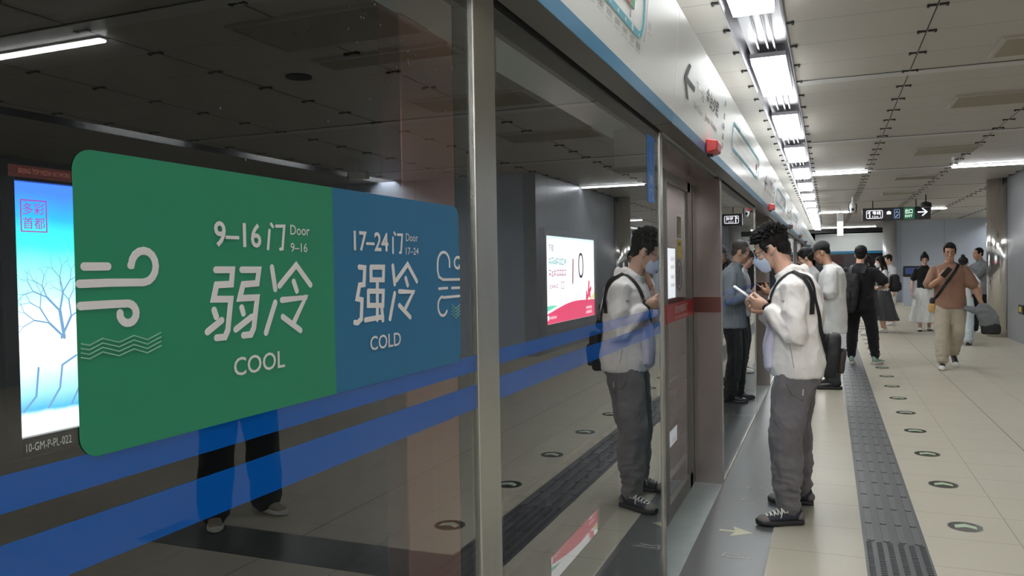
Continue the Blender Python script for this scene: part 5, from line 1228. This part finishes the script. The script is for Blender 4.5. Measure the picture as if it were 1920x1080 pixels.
# ---- white skirt woman
P9 = person('woman in glasses, a black T-shirt and a long white skirt walking towards the camera', (1.97, 19.6, 0), 268, H=1.70, hunch=10, head=(20, 0), vox=.008, build=.92, glasses=True,
    feet=[(.10, .12, 0, -4), (-.10, -.10, 0, 6)], arms=[dict(w=(.25, .05, .86), curl=30), dict(w=(-.12, .26, 1.20), pole=(-.5, -.3, -1), d=(.3, .7, .5), n=(.6, -.5, .4), curl=45)],
    top=dict(m=C_BLACK, hem=.95, w=.98), legs=dict(kind='skirt', m=C_TEE, hem=.20, flare=.15, f=.014), shoes=dict(m=U_WHITE, sole=S_BLACK), hair='bun', seed=20)
P9h = P9
phone(P9, (-.06, .36, 1.28), (.1, .5, .8), (0, -.9, .4), 'phone held by the woman in the white skirt')
# ---- brown shirt man walking towards the camera
P10 = person('man in a brown T-shirt and beige trousers walking towards the camera looking at a phone', (1.60, 12.75, 0), 266, H=1.775, lean=1, hunch=8, head=(13, 0), vox=.0062, build=1.05, glasses=True, skin=SKIN2,
    feet=[(.10, .20, 0, -4), (-.06, -.24, .085, 8, 28)], pelvis_dy=0,
    arms=[dict(w=(.13, .27, 1.28), pole=(.7, -.4, -1), d=(-.45, .35, .8), n=(-.3, -.8, .2), curl=[40, 45, 50, 55]), dict(w=(-.40, .06, .90), pole=(-.3, -1, 0), d=(-.25, .3, -.9), n=(.9, .2, 0), curl=50)],
    top=dict(m=C_BROWN, w=1.12, hem=.84, sw=1.06, sl=.86, f=.008), legs=dict(kind='trousers', m=C_BEIGE, w=1.12, cuff=.11, taper=.9, f=.008), shoes=dict(m=U_BLACK, sole=S_WHITE, toe=U_WHITE, k=1.05), hair='short', seed=22)
phone(P10, (.055, .34, 1.365), (-.6, .15, .75), (0, -.9, .45), 'black phone in the raised hand of the man in brown')
cb_ = worn(P10, 'crossbody_strap', 'black crossbody strap with tan charm across the brown T-shirt', 'bag')
strap(P10, [P10.top], [(-.10, -.10, 1.42), (-.10, .0, 1.49), (-.085, .08, 1.42), (.02, .15, 1.25), (.14, .14, 1.07), (.19, .05, .98), (.17, -.10, .98)], .040, C_BAG, 'strap', parent=cb_)
soft_box((.215, .02, .93), (.035, .07, .07), C_BAG, 'pouch', cb_); soft_box((.225, .08, .86), (.045, .035, .06), mat('toy_tan', lin(196,158,98), .8), 'tan_charm', cb_)
jk = worn(P10, 'folded_jacket', 'grey jacket draped over the lowered arm of the man in brown', 'jacket')
bm = bmesh.new(); limb(bm, [(-.18, .14, .86), (-.30, .12, .83), (-.40, .09, .84), (-.52, .06, .80)], [(.03, .05), (.05, .08), (.06, .09), (.05, .07)], side=V((0, 0, 1)), n=12)
limb(bm, [(-.38, .10, .88), (-.43, .10, .76), (-.50, .08, .66)], [(.10, .06), (.12, .06), (.13, .05)], n=14); limb(bm, [(-.45, .08, .85), (-.50, .06, .72), (-.55, .05, .62)], [(.06, .05), (.08, .05), (.07, .04)], n=12)
remesh(bm, 'jacket_cloth', .009, C_GREYJ, jk, 2, fold(.014, (12, 12, 8), 3)); soft_box((-.50, .06, .57), (.12, .055, .075), C_BAG, 'dark_lining', jk)
# ---- bun woman behind
P11 = person('woman with a hair bun and white T-shirt walking away behind the man in brown', (2.27, 16.4, 0), 75, H=1.60, head=(5, 0), vox=.009, build=.88,
    feet=[(.10, -.12, 0, 0), (-.09, .18, 0, 0)], arms=[dict(w=(.28, .10, .90), curl=25), dict(w=(-.24, -.02, .84), curl=25)],
    top=dict(m=C_TEE, hem=.93, w=.98), legs=dict(kind='trousers', m=C_PALE, w=1.25, cuff=.10), shoes=dict(m=U_BLACK, sole=S_BLACK), hair='bun', seed=24)
# ---- grey jacket man
P12 = person('man in a grey jacket and black trousers raising both hands beside the steel column', (2.98, 19.15, 0), 205, H=1.80, lean=-2, hunch=10, head=(8, 0), vox=.008, skin=SKIN2, build=1.1,
    feet=[(.14, .03, 0, -8), (-.14, .0, 0, 12)], arms=[dict(w=(.06, .36, 1.42), pole=(.6, -.2, -1), d=(-.2, .8, .4), n=(-.6, -.3, .5), curl=45), dict(w=(-.08, .36, 1.40), pole=(-.6, -.2, -1), d=(.2, .8, .4), n=(.6, -.3, .5), curl=45)],
    top=dict(m=C_GREYJ, w=1.14, hem=.80, sleeve='long', collar=True, f=.008), legs=dict(kind='trousers', m=C_BLACK, w=1.0, cuff=.08), shoes=dict(m=U_WHITE, sole=S_WHITE, k=1.1), hair='crop', seed=26)
hb_ = worn(P12, 'handheld_bag', 'small black bag lifted by the man in the grey jacket', 'bag')
soft_box((0, .50, 1.42), (.10, .05, .06), C_BAG, 'bag_body', hb_)
# ---- figure out of frame, mirrored in the near pane
P13 = person('person in dark clothes standing out of frame, legs mirrored in the near glass', (2.02, 3.86, 0), 210, H=1.70, head=(12, 0), vox=.010,
    feet=[(.17, .0, 0, -18), (-.17, .05, 0, 14)], top=dict(m=C_BLACK, w=1.15, hem=.72, sleeve='long'), legs=dict(kind='trousers', m=C_BLACK, w=1.32, cuff=.07), shoes=dict(m=U_TAN, sole=S_WHITE), hair='short', seed=28)
